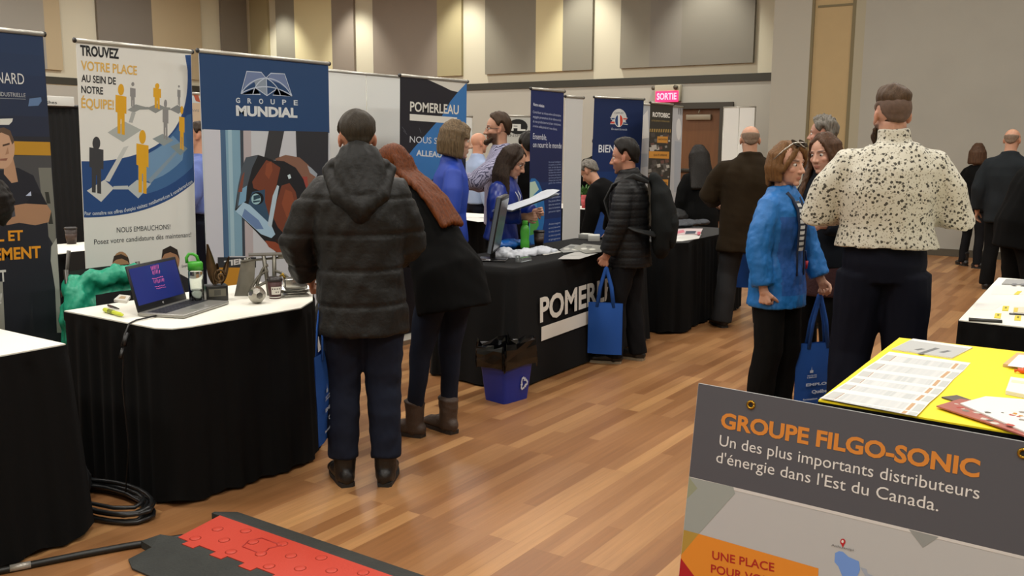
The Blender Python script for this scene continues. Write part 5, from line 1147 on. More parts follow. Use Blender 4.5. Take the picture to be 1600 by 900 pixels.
for k, (x, y, s_) in enumerate(((1598, 579, .011), (1602, 577, .010))):
    c = zt(x, y, .76); b = MB(); b.ball((c.x, c.y, .7505+s_*.8), (s_*1.3, s_, s_*.8)); b.tube([(c.x-s_*2.2, c.y, .757), (c.x-s_*1.1, c.y, .758), (c.x-s_*.8, c.y, .758)], [.006, .002, .004], 8)
    tag(b.build('wrapped_candy', mat('candy_orange', '#d2501e', .3)), 'orange wrapped candy between the two white piles', 'candy', 'candies on the yellow table')
rd = random.Random(11)
fan = [[(1471, 622), (1495, 619), (1600, 655), (1600, 664), (1560, 650)], [(1463, 636), (1500, 625), (1615, 640), (1620, 690), (1560, 668)], [(1500, 632), (1540, 621), (1680, 632), (1680, 700), (1600, 676)]]
lab = ('dark-covered magazine at the back of the fanned pile on the yellow table', 'open magazine with a red edge in the middle of the fanned pile', 'white-paged photo magazine on top of the fanned pile')
for k, pts in enumerate(fan):
    z = .7508+k*.0045
    def art(q, pts=pts, k=k, z=z):
        W_ = [zt(*p, z+.004) for p in pts]
        c0 = sum((Vector((p.x, p.y)) for p in W_), Vector((0, 0)))/len(W_)
        for j in range(26):
            wts = [rd.random()**2 for _ in W_]; S_ = sum(wts); c = Vector((sum(w*p.x for w, p in zip(wts, W_))/S_, sum(w*p.y for w, p in zip(wts, W_))/S_)); c = c0+(c-c0)*.92
            r_ = rd.uniform(.005, .016)
            q.uvpoly([tuple(c+Vector((math.cos(g), math.sin(g)))*r_*rd.uniform(.5, 1)) for g in [h_*PI/3 for h_ in range(6)]], rd.choice(('#5a544d', '#7c756c', '#a8433a', '#b98b34', '#c8c2b8', '#3f3b38', '#a49a8e') if k < 2 else ('#5a544d', '#c08a2c', '#e6e3dc', '#dedad2', '#8b8378', '#e9e6e0', '#b0473c')), j*.05)
    flat_sheet('magazine', [(p.x, p.y) for p in (zt(*p, z) for p in pts)], z, [mat('magazine_dark', '#544c46', .4), mat('magazine_red', '#a3584c', .4), PAPER][k], lab[k], 'magazine', 'magazines fanned on the yellow table', .004, art)

# --- white table at the right
cw = lambda x, y: (1480+x/6.425, 420+y/6.425)
def wq(pts, z): return [(p.x, p.y) for p in (zt(*cw(*q), z) for q in pts)]
M_YC = mat('yellow_card', '#d8c73a', .6)
for pts, lb in ((((560, 375), (622, 378), (612, 425), (550, 422)), 'small yellow card, the middle one of three near the table front'), (((483, 448), (545, 450), (536, 500), (470, 495)), 'small yellow card left of the other two on the white table'), (((682, 470), (745, 472), (738, 522), (672, 518)), 'small yellow card nearest the right border on the white table'), (((705, 228), (750, 228), (712, 262), (668, 260)), 'slanted yellow card farthest back on the white table')):
    flat_sheet('yellow_card', wq(pts, .7505), .7505, M_YC, lb, 'card', 'yellow cards on the white table', .002, (lambda q, pts=pts: q.line([cw((pts[0][0]+pts[1][0])/2, pts[0][1]+8), cw((pts[0][0]+pts[1][0])/2-4, pts[0][1]+24)], .008, '#7d7420')) if pts[0][1] > 300 else None)
flat_sheet('picture_card', wq(((668, 385), (800, 388), (800, 445), (660, 440)), .7505), .7505, mat('picture_card_paper', '#d9d2bc', .5), 'pale picture card behind the thin pen on the white table', 'card', None, .002, lambda q: q.poly([cw(672, 392), cw(715, 392), cw(705, 436), cw(666, 434)], '#d6c04e'))
flat_sheet('grey_booklet', wq(((590, 112), (800, 118), (800, 168), (548, 160)), .7505), .7505, mat('booklet_grey', '#9a9a98', .6), 'grey booklet at the far edge of the white table', 'booklet', None, .006, lambda q: (q.poly([cw(655, 146), cw(700, 146), cw(690, 166), cw(645, 164)], '#747577'), q.poly([cw(740, 148), cw(800, 150), cw(800, 168), cw(735, 166)], '#747577')))
for pts, lb in ((((480, 170), (800, 180), (800, 262), (440, 256)), 'white sheet in front of the grey booklet'), (((300, 345), (560, 352), (470, 415), (265, 412)), 'white sheet near the left edge of the white table')):
    flat_sheet('paper_sheet', wq(pts, .7502), .7502, PAPER, lb, 'paper', 'paper sheets on the white table', .0006)
b = MB(); A_, B_ = zt(*cw(218, 508), .756), zt(*cw(550, 530), .756); d_ = (B_-A_).normalized(); b.tube([A_, B_], .008, 8, ref=(0, 0, 1), ry=.014); tag(b.build('black_bar', mat('black_bar', '#262620', .5)), 'flat black bar lying along the front of the white table', 'bar')
b = MB(); A_, B_ = zt(*cw(622, 450), .755), zt(*cw(790, 460), .755); b.tube([A_, A_+(B_-A_)*.9, B_], [.004, .004, .001], 8, 0); b.tube([A_+(B_-A_)*.05, A_+(B_-A_)*.3], .0048, 8, 1); tag(b.build('pen', [mat('pen_dark', '#33353b', .3), mat('pen_grip', '#6a6c70', .4)]), 'thin dark pen beside the pale picture card', 'pen')

# --- laptop
z0 = .7505; C_ = Vector((-3.50, 2.555, z0)); wd = Vector((-.37, .93, 0)).normalized(); dd = Vector((wd.y, -wd.x, 0))
LW, LD = .375, .225
t = thing('laptop', 'open silver laptop with a dark blue screen on the black-skirted table', 'laptop', tuple(C_))
X_ = lambda s_, t_, h_: C_+wd*s_+dd*t_+Vector((0, 0, h_))
Mx = Matrix((wd, dd, (0, 0, 1))).transposed()
b = MB(); b.box(C_+Vector((0, 0, .009)), (LW, LD, .016), 0, M=Mx, bev=.005); base = b.build('base', mat('laptop_silver', '#9b9a95', .35, .6), t)
b = MB()
for r_ in range(5):
    for c_ in range(13): b.box(X_(-LW*.42+c_*LW*.84/12, -LD*.30+r_*.0185, .0175), (.0215, .0155, .0018), 0, M=Mx)
b.build('keyboard', mat('laptop_keys', '#23252b', .5), base)
b = MB(); b.box(X_(0, LD*.28, .0172), (.1, .055, .0008), M=Mx); b.build('touchpad', mat('laptop_touchpad', '#8c8b87', .3, .5), base)
ti = D2R(14); sv = Vector((0, 0, 1))*math.cos(ti)-dd*math.sin(ti); sn = wd.cross(sv); HS = .205
ms = Matrix((wd, sv, sn)).transposed()
hc = X_(0, -LD*.5+.004, .016)
b = MB(); b.box(hc+sv*HS*.5, (LW, HS, .007), M=ms, bev=.003); lid = b.build('lid', mat('laptop_bezel', '#16171a', .4), t)
spl = Plane(hc-wd*LW/2+sn*.0042, wd, sv)
b = MB(); q = [spl.w(.012, .028), spl.w(LW-.012, .028), spl.w(LW-.012, HS-.014), spl.w(.012, HS-.014)]; b.poly(q); b.build('screen', mat('laptop_screen', '#1c2456', .3, emit='#17266e', estr=.55), lid)
pk = mat('screen_pink', '#c0508a', .5, emit='#d06a9a', estr=.55); pr = Print(spl, .0008); rd = random.Random(3)
for (x0, x1, y0, hgt) in ((.165, .225, .165, .02), (.168, .23, .145, .018), (.155, .235, .125, .006), (.16, .24, .105, .016), (.158, .24, .088, .005), (.165, .235, .078, .005)):
    x = x0
    while x < x1-.004:
        w = rd.uniform(.004, .01); y = y0+rd.uniform(-.002, .002)
        pr.uvpoly([(x, y), (x+.0022, y), (x+w, y+hgt*rd.uniform(.6, 1)), (x+w-.0022, y+hgt)], pk, 0) if hgt > .01 else pr.uvpoly([(x, y), (x+w, y), (x+w, y+hgt*.5), (x, y+hgt*.5)], pk, 0)
        x += w+.003
pr.build('screen_picture', lid)
b = MB(); b.lathe([(.0, 0), (.0055, 0), (.0055, .001), (0, .001)], (0, 0, 0), 14); b.v = [tuple(spl.w(LW/2, .014)+wd*v[0]+sv*v[1]+sn*v[2]) for v in b.v]; b.build('lid_emblem', mat('lid_emblem', '#a9a9a7', .3, .7), lid)
b = MB(); e_ = X_(-LW*.5, -LD*.1, .008); pts = [e_, zt(193, 508, .74), zt(180, 517, .72), zt(166, 528, .70), zt(152, 540, .66), Vector((-3.27, 2.19, .60)), Vector((-3.28, 2.17, .3)), Vector((-3.30, 2.16, .02))]
pts = [e_, Vector((-3.44, 2.27, .756)), Vector((-3.42, 2.225, .752)), Vector((-3.405, 2.195, .72)), Vector((-3.40, 2.18, .66)), Vector((-3.41, 2.17, .5)), Vector((-3.40, 2.175, .25)), Vector((-3.42, 2.16, .03))]
b.tube(pts, [.004]*4+[.0025]*4, 8); 
k1, k2 = pts[2], pts[3]+Vector((0, 0, -.02)); b.tube([k1*.3+k2*.7, k2+(k2-k1)*.6], [.011, .011], 8); b.tube([k2+(k2-k1)*.8, k2+(k2-k1)*1.5], [.008, .007], 8)
tag(b.build('adapter_cable', mat('cable_black', '#141414', .4)), 'black adapter cable hanging from the laptop over the table edge', 'cable')

# --- bottle, trophy, sculpture, ball, cup, tray, pens, notebook
p = zt(308, 474, .7505); t = thing('water_bottle', 'clear water bottle with a green flip cap behind the laptop', 'bottle', tuple(p))
M_CLEAR = mat('clear_plastic', '#eef2ee', .06, trans=1.0); M_GREENC = mat('green_cap', '#3fa32c', .4)
b = MB(); b.lathe([(.0, .001), (.031, .001), (.034, .006), (.034, .150), (.031, .158), (.030, .162), (.028, .162), (.031, .15), (.031, .008), (0, .006)], p, 24); b.build('bottle_body', M_CLEAR, t)
b = MB(); b.lathe([(.0, .008), (.030, .008), (.030, .055), (0, .055)], p, 24); b.build('water', mat('water', '#f4faf8', .02, trans=1.), t)
b = MB(); b.lathe([(.0, .158), (.034, .158), (.034, .190), (.028, .197), (0, .198)], p, 24); b.tube([p+Vector((q[0]*.55-.013, q[0]*.8-.008, q[1])) for q in ((-.022, .19), (-.024, .215), (-.012, .232), (.006, .232), (.022, .222), (.030, .195))], .0075, 8); b.build('flip_cap', M_GREENC, t)
p = zt(338, 469, .7505); t = thing('trophy', 'bronze abstract trophy on a black plinth with a silver plaque', 'trophy', tuple(p))
b = MB(); rm = Matrix.Rotation(D2R(-28), 3, 'Z'); b.box(p+Vector((0, 0, .038)), (.075, .10, .075), M=rm, bev=.004); pb = b.build('plinth', mat('trophy_plinth', '#1d1d1c', .35), t)
b = MB(); b.box(p+rm @ Vector((.0385, 0, .042)), (.002, .078, .036), M=rm); b.box(p+rm @ Vector((.040, 0, .042)), (.001, .03, .026), 1, M=rm); b.build('plaque', [mat('plaque_silver', '#6f6d62', .4, .6), mat('plaque_mark', '#46453e', .5)], pb)
M_BRZ = mat('aged_bronze', '#5e4a33', .4, .75, vary=.25, vscale=20, bump=.1, bscale=60)
b = MB()
for dx, lean_, hh, w_, seed in ((-.012, -.10, .195, .034, 1), (.022, .35, .13, .022, 2), (.0, .12, .10, .03, 3)):
    rows = []
    for i in range(13):
        q = i/12; w = w_*math.sin(PI*(.12+.88*(1-q)))**.7*(1-q*.75); rows.append([p+rm @ Vector((.018*math.sin(q*2+seed), dx+lean_*hh*q+w*c_, .075+hh*q)) +rm @ Vector((.012*c_*c_, 0, 0)) for c_ in (-1, -.5, 0, .5, 1)])
    b.grid(rows); b.grid([[x-rm @ Vector((.006, 0, 0)) for x in r_][::-1] for r_ in rows])
b.tube([p+rm @ Vector((.012+.002*k, .014+(.030-.0011*k)*math.cos(k*.5), .115+(.036-.0013*k)*math.sin(k*.5))) for k in range(22)], .0055, 8)
b.build('bronze_figure', M_BRZ, t)
# welded sculpture
c = zt(420, 459, .7505); t = thing('metal_sculpture', 'grey welded steel arch sculpture behind the paper cup', 'sculpture', tuple(c))
fu = Vector((.62, .78, 0)).normalized(); fd = Vector((fu.y, -fu.x, 0)); M_WELD = mat('raw_steel', '#77746a', .45, .65, vary=.15, vscale=15)
S_ = lambda x, y, z: c+fu*x+fd*y+Vector((0, 0, z))
b = MB(); pts = [S_(-.165, .03, 0), S_(-.075, .05, 0), S_(-.06, .03, .17), S_(-.125, .01, .17)]; nn = (pts[1]-pts[0]).cross(pts[3]-pts[0]).normalized()
b.add(pts+[q-nn*.004 for q in pts], [(0, 1, 2, 3), (7, 6, 5, 4), (0, 4, 5, 1), (1, 5, 6, 2), (2, 6, 7, 3), (3, 7, 4, 0)]); pp = b.build('perforated_plate', M_WELD, t)
b = MB()
for i in range(3):
    for j in range(2):
        q = pts[0]*(1-(.2+.3*i))+pts[1]*(.2+.3*i)+(pts[3]-pts[0])*(.2+.2*j)+nn*.0006; r_ = .0055
        b.poly([q+(pts[1]-pts[0]).normalized()*r_*math.cos(k*PI/4)+(pts[3]-pts[0]).normalized()*r_*math.sin(k*PI/4) for k in range(8)])
b.build('drilled_holes', mat('drilled_hole', '#c9c6b8', .3, .5), pp)
b = MB(); b.box(S_(-.01, 0, .198), (.16, .09, .006), M=Matrix((fu, fd, (0, 0, 1))).transposed()); b.build('top_plate', M_WELD, t)
def bar(x0, y0, z0_, x1, y1, z1_, w=.010): b.tube([S_(x0, y0, z0_), S_(x1, y1, z1_)], w, 4, ref=tuple(fd))
b = MB(); bar(-.125, .02, .17, .12, .02, .185, .006); bar(-.02, .04, .195, .0, .05, .0); bar(.03, .04, .195, .025, .05, .0); bar(.11, .02, .185, .155, .04, .0); bar(-.09, -.04, .18, -.12, -.06, 0); bar(.10, -.04, .18, .14, -.06, 0); bar(.05, .03, .19, .11, .02, .185, .008); b.build('frame_bars', M_WELD, t)
b = MB()
for x0, x1, zz in ((-.10, .0, .12), (.02, .15, .12), (-.10, .02, .07), (-.07, .0, .15)):
    pp_ = [S_(x0+(x1-x0)*k/10, .045, zz*math.sin(PI*(.5+.5*k/10 if x0 < 0 and x1 > 0 else .08+.84*k/10)) if False else zz*(1-((k/10-(1 if x0 < 0 else 0)))**2)) for k in range(11)]; b.tube(pp_, .0075, 4, ref=tuple(fd))
b.build('arches', M_WELD, t)
# truncated-icosahedron ball
p = zt(402, 474, .7505); bm = bmesh.new(); bmesh.ops.create_icosphere(bm, subdivisions=1, radius=.05); bmesh.ops.bevel(bm, geom=bm.verts[:], offset=33.3, offset_type='PERCENT', affect='VERTICES', segments=1)
for v in bm.verts: v.co = v.co.normalized()*.041
bmesh.ops.rotate(bm, verts=bm.verts, matrix=Matrix.Rotation(.5, 3, 'X') @ Matrix.Rotation(.3, 3, 'Z')); zz = min(v.co.z for v in bm.verts); bm.verts.index_update()
b = MB(); b.add([v.co+p+Vector((0, 0, -zz)) for v in bm.verts], [[v.index for v in f.verts] for f in bm.faces]); bm.free(); tag(b.build('faceted_ball', mat('polished_steel', '#a5a39b', .18, .9)), 'faceted steel ball in front of the welded sculpture', 'ball')
p = zt(430, 466, .7505); t = thing('paper_cup', 'maroon paper cup with a white label and dark lid on the laptop table', 'cup', tuple(p))
b = MB(); b.lathe([(0, 0), (.027, 0), (.036, .088), (.034, .088), (0, .086)], p, 24, 0); b.lathe([(.0282, .006), (.0285, .006), (.0287, .010), (.0284, .010)], p, 24, 1); b.build('cup_body', [mat('cup_maroon', '#43211f', .5), mat('cup_white', '#d8d4ca', .5)], t)
b = MB(); b.lathe([(0, .086), (.038, .086), (.038, .094), (.034, .097), (.033, .104), (0, .105)], p, 24); b.build('lid', mat('cup_lid_dark', '#221c1a', .4), t)
az = math.atan2(-p.y, -p.x); 
def cupstrip(a0, a1, h0, h1, k=10, off=.0006): return [[p+Vector((math.cos(az+a0+(a1-a0)*i/k), math.sin(az+a0+(a1-a0)*i/k), 0))*(.027+.009*h/.088+off)+Vector((0, 0, h)) for i in range(k+1)] for h in (h0, (h0+h1)/2, h1)]
b = MB(); b.grid(cupstrip(-.55, 1.0, .022, .06), 0)
for i in range(4): b.grid(cupstrip(-.4+i*.33, -.25+i*.33, .046, .053, 3, .0012), 1); 
for i in range(2): b.grid(cupstrip(.1+i*.33, .25+i*.33, .030, .037, 3, .0012), 1)
b.build('label', [mat('cup_white'), mat('cup_ink', '#3a2a28', .5)], t)
p = zt(462, 462, .7505); t = thing('steel_tray', 'shiny steel block and curved tray at the right end of the laptop table', 'metal sample', tuple(p))
M_CHR = mat('bright_steel', '#b5b5b0', .22, .85); fu2 = Vector((.55, .83, 0)).normalized(); fd2 = Vector((fu2.y, -fu2.x, 0)); MM = Matrix((fu2, fd2, (0, 0, 1))).transposed()
b = MB(); b.box(p+fu2*.0+Vector((0, 0, .062)), (.11, .07, .055), M=MM, bev=.006); b.build('block', M_CHR, t)
b = MB(); b.grid([[p+fu2*(x*.078)+fd2*(y*.06)+Vector((0, 0, .012+.024*(y*y)+.006*x*x)) for y in (-1, -.6, -.2, .2, .6, 1)] for x in (-1, -.5, 0, .5, 1)]); b.box(p+Vector((0, 0, .022)), (.09, .05, .026), M=MM, bev=.005); b.box(p+Vector((0, 0, .006)), (.12, .08, .010), M=MM, bev=.004); b.build('curved_tray', M_CHR, t)
b = MB(); b.tube([p-fu2*.05+Vector((0, 0, .09)), p-fu2*.062+fd2*.01+Vector((0, 0, .112)), p-fu2*.07+Vector((0, 0, .10))], .007, 8); b.tube([p+fu2*.02+Vector((0, 0, .094)), p+fu2*.05+Vector((0, 0, .096))], .005, 8); b.build('brass_fittings', mat('brass_fitting', '#b08f35', .25, .85), t)
A_, B_ = zt(164, 484, .762), zt(191, 492, .762); b = MB(); b.tube([A_, A_*.62+B_*.38, A_*.6+B_*.4, B_*.88+A_*.12, B_], [.010, .0105, .009, .009, .006], 10, 0, rounded=True); b.tube([A_*.75+B_*.25, A_*.5+B_*.5], .0107, 10, 1); tag(b.build('highlighter', [mat('highlighter_yellow', '#c9d436', .4), mat('highlighter_print', '#7f8a2c', .4)]), 'yellow highlighter near the left end of the laptop table', 'highlighter')
A_, B_ = zt(169, 477, .757), zt(186, 482.5, .757); b = MB(); b.tube([A_, A_*.4+B_*.6, B_], [.005, .005, .002], 8, 0); b.tube([A_*.9+B_*.1, A_*.6+B_*.4], .0056, 8, 1); tag(b.build('pen', [mat('pen_black', '#1f1a1a', .3), mat('pen_clip', '#4d3136', .3)]), 'short dark pen lying behind the yellow highlighter', 'pen')
q = [zt(178, 471, .753), zt(198, 473, .753), zt(204, 465, .753), zt(187, 463, .753)]; flat_sheet('notebook', [(a_.x, a_.y) for a_ in q], .7505, mat('notebook_white', '#cfcbc2', .6), 'tan-covered notebook half hidden behind the laptop screen', 'notebook', None, .012, lambda k: k.uvpoly([(a_.x*.96+q[0].x*.0-.15*0, a_.y) for a_ in ()] or [((q[0].x*3+q[2].x)/4, (q[0].y*3+q[2].y)/4), ((q[1].x*3+q[3].x)/4, (q[1].y*3+q[3].y)/4), ((q[2].x*3+q[0].x)/4, (q[2].y*3+q[0].y)/4), ((q[3].x*3+q[1].x)/4, (q[3].y*3+q[1].y)/4)], '#a98e6c', 0))

# --- folding chairs and the green jacket
M_CHB = mat('chair_black', '#141414', .5)
def chair(label, loc, rz):
    t = thing('folding_chair', label, 'chair', loc, rz, 'black folding chairs'); Rm = Matrix.Translation(loc) @ Matrix.Rotation(rz, 4, 'Z'); w = lambda *a: Rm @ Vector(a)
    b = MB(); rows = [[w(x, y, .45+.012*abs(x/.2)**2) for x in (-.2, -.1, 0, .1, .2)] for y in (-.19, -.05, .1, .2)]; b.grid(rows); b.grid([[q-Vector((0, 0, .02)) for q in r_][::-1] for r_ in rows]); b.build('seat', M_CHB, t)
    b = MB(); rows = [[w(x, -.235-.02*(1-(x/.2)**2)-.02*(z-.66)/.2, z) for x in (-.2, -.1, 0, .1, .2)] for z in (.62, .72, .80, .85)]; b.grid(rows); b.grid([[q+(w(0, .015, 0)-w(0, 0, 0)) for q in r_][::-1] for r_ in rows]); bk_ = b.build('backrest', M_CHB, t)
    for sx in (-1, 1):
        b = MB(); b.tube([w(sx*.215, .2, .0), w(sx*.215, -.05, .45), w(sx*.21, -.22, .66), w(sx*.2, -.245, .86)], .012, 8); b.build('leg', M_STEEL, t)
        b = MB(); b.tube([w(sx*.19, -.26, .0), w(sx*.19, .12, .44)], .012, 8); b.build('leg', M_STEEL, t)
    return t
chair('black folding chair under the green jacket behind the laptop table', (-4.17, 2.74, 0), -PI/2)
p = at_x(108, 420, -5.45); chair('black folding chair behind the gap between the two left banners', (p.x, p.y, 0), D2R(100))
cc = Vector((-4.40, 2.77, -.055)); b = MB()
for k in range(7):
    y = (-.30+.1*k)*.72; zt_ = .865-.03*abs(k-3)**1.4*.35
    b.tube([cc+Vector((.06, y, .50)), cc+Vector((.055, y*.98, .70)), cc+Vector((.02, y*.95, zt_)), cc+Vector((-.05, y*.97, .72)), cc+Vector((-.06, y, .45))], [.035, .04, .045, .04, .035], 10, rounded=True)
for sg, l_ in ((-1, .30), (1, .34)): b.tube([cc+Vector((.0, sg*.19, .84)), cc+Vector((.05, sg*.23, .72)), cc+Vector((.09, sg*.24, .5)), cc+Vector((.10, sg*.24, l_))], [.055, .06, .055, .045], 12, rounded=True)
b.tube([cc+Vector((.04, -.14, .86)), cc+Vector((.06, 0, .875)), cc+Vector((.04, .14, .86))], [.04, .05, .04], 12, rounded=True)
me = remesh(b, .012, 4, cloth_disp(.009, 34, 201, (1, 1, 1), fine=.003)); me.transform(Matrix.Translation(-cc))
t = thing('green_jacket', 'teal green jacket with a dark lining hung over the folding chair', 'jacket', tuple(cc)); child('shell', me, mat('teal_nylon', '#1f9a78', .45, bump=.2, bscale=50), t)
b = MB(); b.grid([[cc+Vector((.105+.01*math.sin(y*30), y, z)) for y in [-.16+.032*i for i in range(11)]] for z in (.5, .62, .72, .79)]); b.build('lining', mat('jacket_lining_black', '#121314', .7), t)

# --- cups and things on the far tables
def takeaway(label, p, r, h, c0, c1=None, lid=None):
    t = thing('paper_cup', label, 'cup', tuple(p)); b = MB(); b.lathe([(0, 0), (r*.76, 0), (r, h), (0, h-.001)], p, 18, 0); o = b.build('cup_body', mat('cup'+c0, c0, .5), t)
    if c1: b = MB(); b.lathe([(r*.80, h*.12), (r*.80, h*.10), (r*.97+.0008, h*.80), (r*.97, h*.82)], p, 18) if False else b.lathe([(r*.83+.0006, h*.25), (r*.93+.0006, h*.68), (r*.92, h*.68), (r*.82, h*.25)], p, 18); b.build('sleeve', mat('cup'+c1, c1, .5), o)
    if lid: b = MB(); b.lathe([(0, h), (r*1.05, h), (r*1.05, h+.008), (r*.9, h+.014), (0, h+.014)], p, 18); b.build('lid', mat('cup'+lid, lid, .4), t)
takeaway('brown coffee cup on the white table between the two left banners', zt(112, 381, .7505), .042, .11, '#2a1c15', '#3d2a20', '#1f1917')
takeaway('dark paper cup beside the green bottle on the black throw', zt(842, 385, .7525), .040, .105, '#2a1d18', '#3a2a22', '#1b1513')
takeaway('red drinks cup on the far white table', zt(914, 325, .7505), .05, .15, '#a3282c', '#b8474a')
p = zt(912, 321.5, .7505); t = thing('potted_plant', 'small green plant behind the red cup on the far table', 'plant', tuple(p)); b = MB(); b.lathe([(0, 0), (.05, 0), (.065, .1), (0, .1)], p, 16); b.build('pot', mat('plant_pot', '#2a2c28', .5), t)
b = MB(); rd = random.Random(5)
for i in range(60):
    a_ = rd.uniform(0, 6.28); l_ = rd.uniform(.08, .2); e = p+Vector((math.cos(a_)*l_*.6, math.sin(a_)*l_*.6, .1+l_*rd.uniform(.4, 1))); m_ = (p+Vector((0, 0, .1))+e)/2+Vector((0, 0, .03)); s2 = Vector((-math.sin(a_), math.cos(a_), 0))*.012
    b.add([p+Vector((0, 0, .1)), m_+s2, e, m_-s2], [(0, 1, 2, 3)])
b.build('leaves', mat('plant_leaves', '#3f6b2a', .6, vary=.3, vscale=20), t)
for k, (x, y, rz_) in enumerate(((738, 342, .1), (748, 338, .5), (752, 344, 1.1))):
    c = zt(x, y, .752+k*.002); q = [c+Matrix.Rotation(rz_, 3, 'Z') @ Vector(v_) for v_ in ((-.11, -.15, 0), (.11, -.15, 0), (.11, .15, 0), (-.11, .15, 0))]; flat_sheet('paper_sheet', [(v_.x, v_.y) for v_ in q], .7505+k*.0015, PAPER, 'loose white sheet on the table behind the woman in the blue polo', 'paper', 'loose sheets on the far table', .001)

# --- things on the black throw
Z = .7525
p = zt(820, 388, Z); t = thing('drink_bottle', 'bright green drink bottle standing on the black throw', 'bottle', tuple(p)); M_GB = mat('green_bottle', '#4fae3a', .35)
b = MB(); b.lathe([(0, 0), (.030, 0), (.033, .008), (.033, .05), (.029, .065), (.032, .085), (.033, .13), (.028, .155), (.017, .172), (0, .174)], p, 22); b.build('bottle_body', M_GB, t)
b = MB(); b.lathe([(0, .172), (.020, .172), (.020, .196), (.017, .2), (0, .2)], p, 18); b.build('cap', mat('green_bottle_cap', '#5cc23e', .4), t)
p = zt(770, 405, Z); t = thing('monitor', 'black monitor seen edge-on at the left end of the black throw', 'monitor', tuple(p)); vd = Vector((p.x, p.y, 0)).normalized(); sd = Vector((vd.y, -vd.x, 0)); vd2 = (vd+sd*.14).normalized(); sd2 = Vector((vd2.y, -vd2.x, 0))
mm = Matrix((vd2, sd2, (0, 0, 1))).transposed(); tl = Matrix.Rotation(D2R(-9), 3, vd2) 
MM2 = Matrix.Rotation(D2R(10), 3, vd2) @ mm
b = MB(); b.box(p+Vector((0, 0, .005))-vd*.04, (.20, .19, .010), M=mm, bev=.004); b.build('base_plate', mat('monitor_gloss_black', '#151516', .25), t)
b = MB(); b.tube([p+Vector((0, 0, .01)), p+Vector((0, 0, .18))], .018, 10); b.build('stand', mat('monitor_gloss_black'), t)
cM = p+Vector((0, 0, .235))+sd2*.035; b = MB(); b.box(cM, (.40, .034, .36), 0, M=MM2, bev=.006); sc_ = b.build('display', mat('monitor_black', '#0f0f10', .45), t)
b = MB(); b.box(cM+MM2 @ Vector((0, .019, 0)), (.37, .002, .32), M=MM2); b.box(cM+MM2 @ Vector((-.201, 0, 0)), (.003, .022, .355), M=MM2); b.build('screen', mat('monitor_glass', '#5a626b', .25), sc_)
def crumple(name, label, cat, c, balls, col, amp, seed, rough=.5, grp=None, sc_=40):
    b = MB()
    for q, r_ in balls: b.ball(c+Vector(q), r_)
    def dsp(pp, n):
        d = amp*folds(pp, sc_, seed)+amp*.5*np.abs(folds(pp, sc_*2.2, seed+1)); pp = pp+n*d[:, None]; pp[:, 2] = np.maximum(pp[:, 2], c.z+.0004); return pp
    me = remesh(b, .007, 2, dsp); me.transform(Matrix.Translation(-c)); o = bpy.data.objects.new(name, me); me.materials.append(mat(name+col, col, rough)); COL.objects.link(o); o.location = c; MW[o.name] = Matrix.Translation(c); o['label'] = label; o['category'] = cat
    return o
c = zt(826, 398, Z)+Vector((0, .04, 0)); crumple('plastic_bag', 'crumpled white plastic bag in front of the green bottle', 'plastic bag', c, [((-.02, -.20, .01), (.07, .10, .035)), ((0, -.06, .01), (.07, .12, .032)), ((.02, .08, .01), (.07, .12, .03)), ((.03, .18, .008), (.05, .07, .018)), ((-.07, -.22, .01), (.06, .08, .05))], '#c3c7cf', .007, 5)
c = zt(802, 390, Z)+Vector((0, .0, 0)); crumple('blue_cloth_bag', 'folded shiny blue bag lying on the white plastic bag', 'bag', c, [((-.06, .0, .03), (.07, .11, .038)), ((-.08, .12, .03), (.07, .12, .028)), ((-.09, .20, .025), (.06, .08, .02))], '#12529c', .004, 6, .3)
p = zt(819, 408, Z); b = MB(); b.box(p+Vector((0, 0, .012)), (.035, .12, .024), rz=.0); b.box(p+Vector((.0, -.075, .02)), (.02, .02, .045)); tag(b.build('card_holder', mat('clear_acrylic', '#e8ecec', .05, trans=.9)), 'small clear acrylic card holder at the front of the black throw', 'card holder')
bro = [([(880, 400), (905, 392), (934, 396), (905, 405), (872, 405)], '#b9b8b4', 'pale leaflet nearest the front edge of the black throw'), ([(838, 392), (862, 388), (878, 394), (850, 399)], '#c3c1bb', 'pale leaflet beside the blue bag'), ([(874, 390), (892, 382), (915, 384), (905, 393), (880, 395)], '#8e8f8c', 'grey glossy brochure in the middle of the brochure spread'), ([(895, 388), (912, 381), (940, 384), (940, 394), (915, 396)], '#8a8b84', 'grey glossy brochure at the right of the brochure spread')]
for k, (pts, col, lb) in enumerate(bro):
    z = Z+.0005+k*.002
    def art(q, pts=pts, k=k, z=z):
        c0 = (sum(x for x, y in pts)/len(pts), sum(y for x, y in pts)/len(pts))
        if k > 1:
            for j, (dx, dy, cl) in enumerate(((-8, 0, '#c9c8bf'), (5, 1, '#cfd0c4'), (0, -3, '#6d6e6b'))): q.disc((c0[0]+dx, c0[1]+dy), 5, 1.4, cl, j*.2)
        else: q.line([(c0[0]-8, c0[1]), (c0[0]+8, c0[1]-1)], .02, '#a5a4a0')
    flat_sheet('brochure', [(p.x, p.y) for p in (zt(x, y, z) for x, y in pts)], z, mat('brochure'+col, col, .35), lb, 'brochure', 'brochures on the black throw', .0018, art)
for k, (x, y, w_, lb) in enumerate(((915, 373, .10, 'small grey carton at the back of the black throw'), (928, 376, .13, 'white carton beside the small grey carton'))):
    p = zt(x, y, Z); b = MB(); b.box(p+Vector((0, 0, .02+.003*k)), (.09, w_, .04+.006*k), rz=.2+.3*k, bev=.003); o = b.build('carton', mat('carton%d' % k, ('#8d8d88', '#b4b4ae')[k], .6)); tag(o, lb, 'carton', 'cartons on the black throw')
    b = MB(); b.box(p+Vector((0, 0, .0405+.006*k)), (.06, w_*.7, .001), rz=.2+.3*k); b.build('print', flat('#c8c8c0'), o)
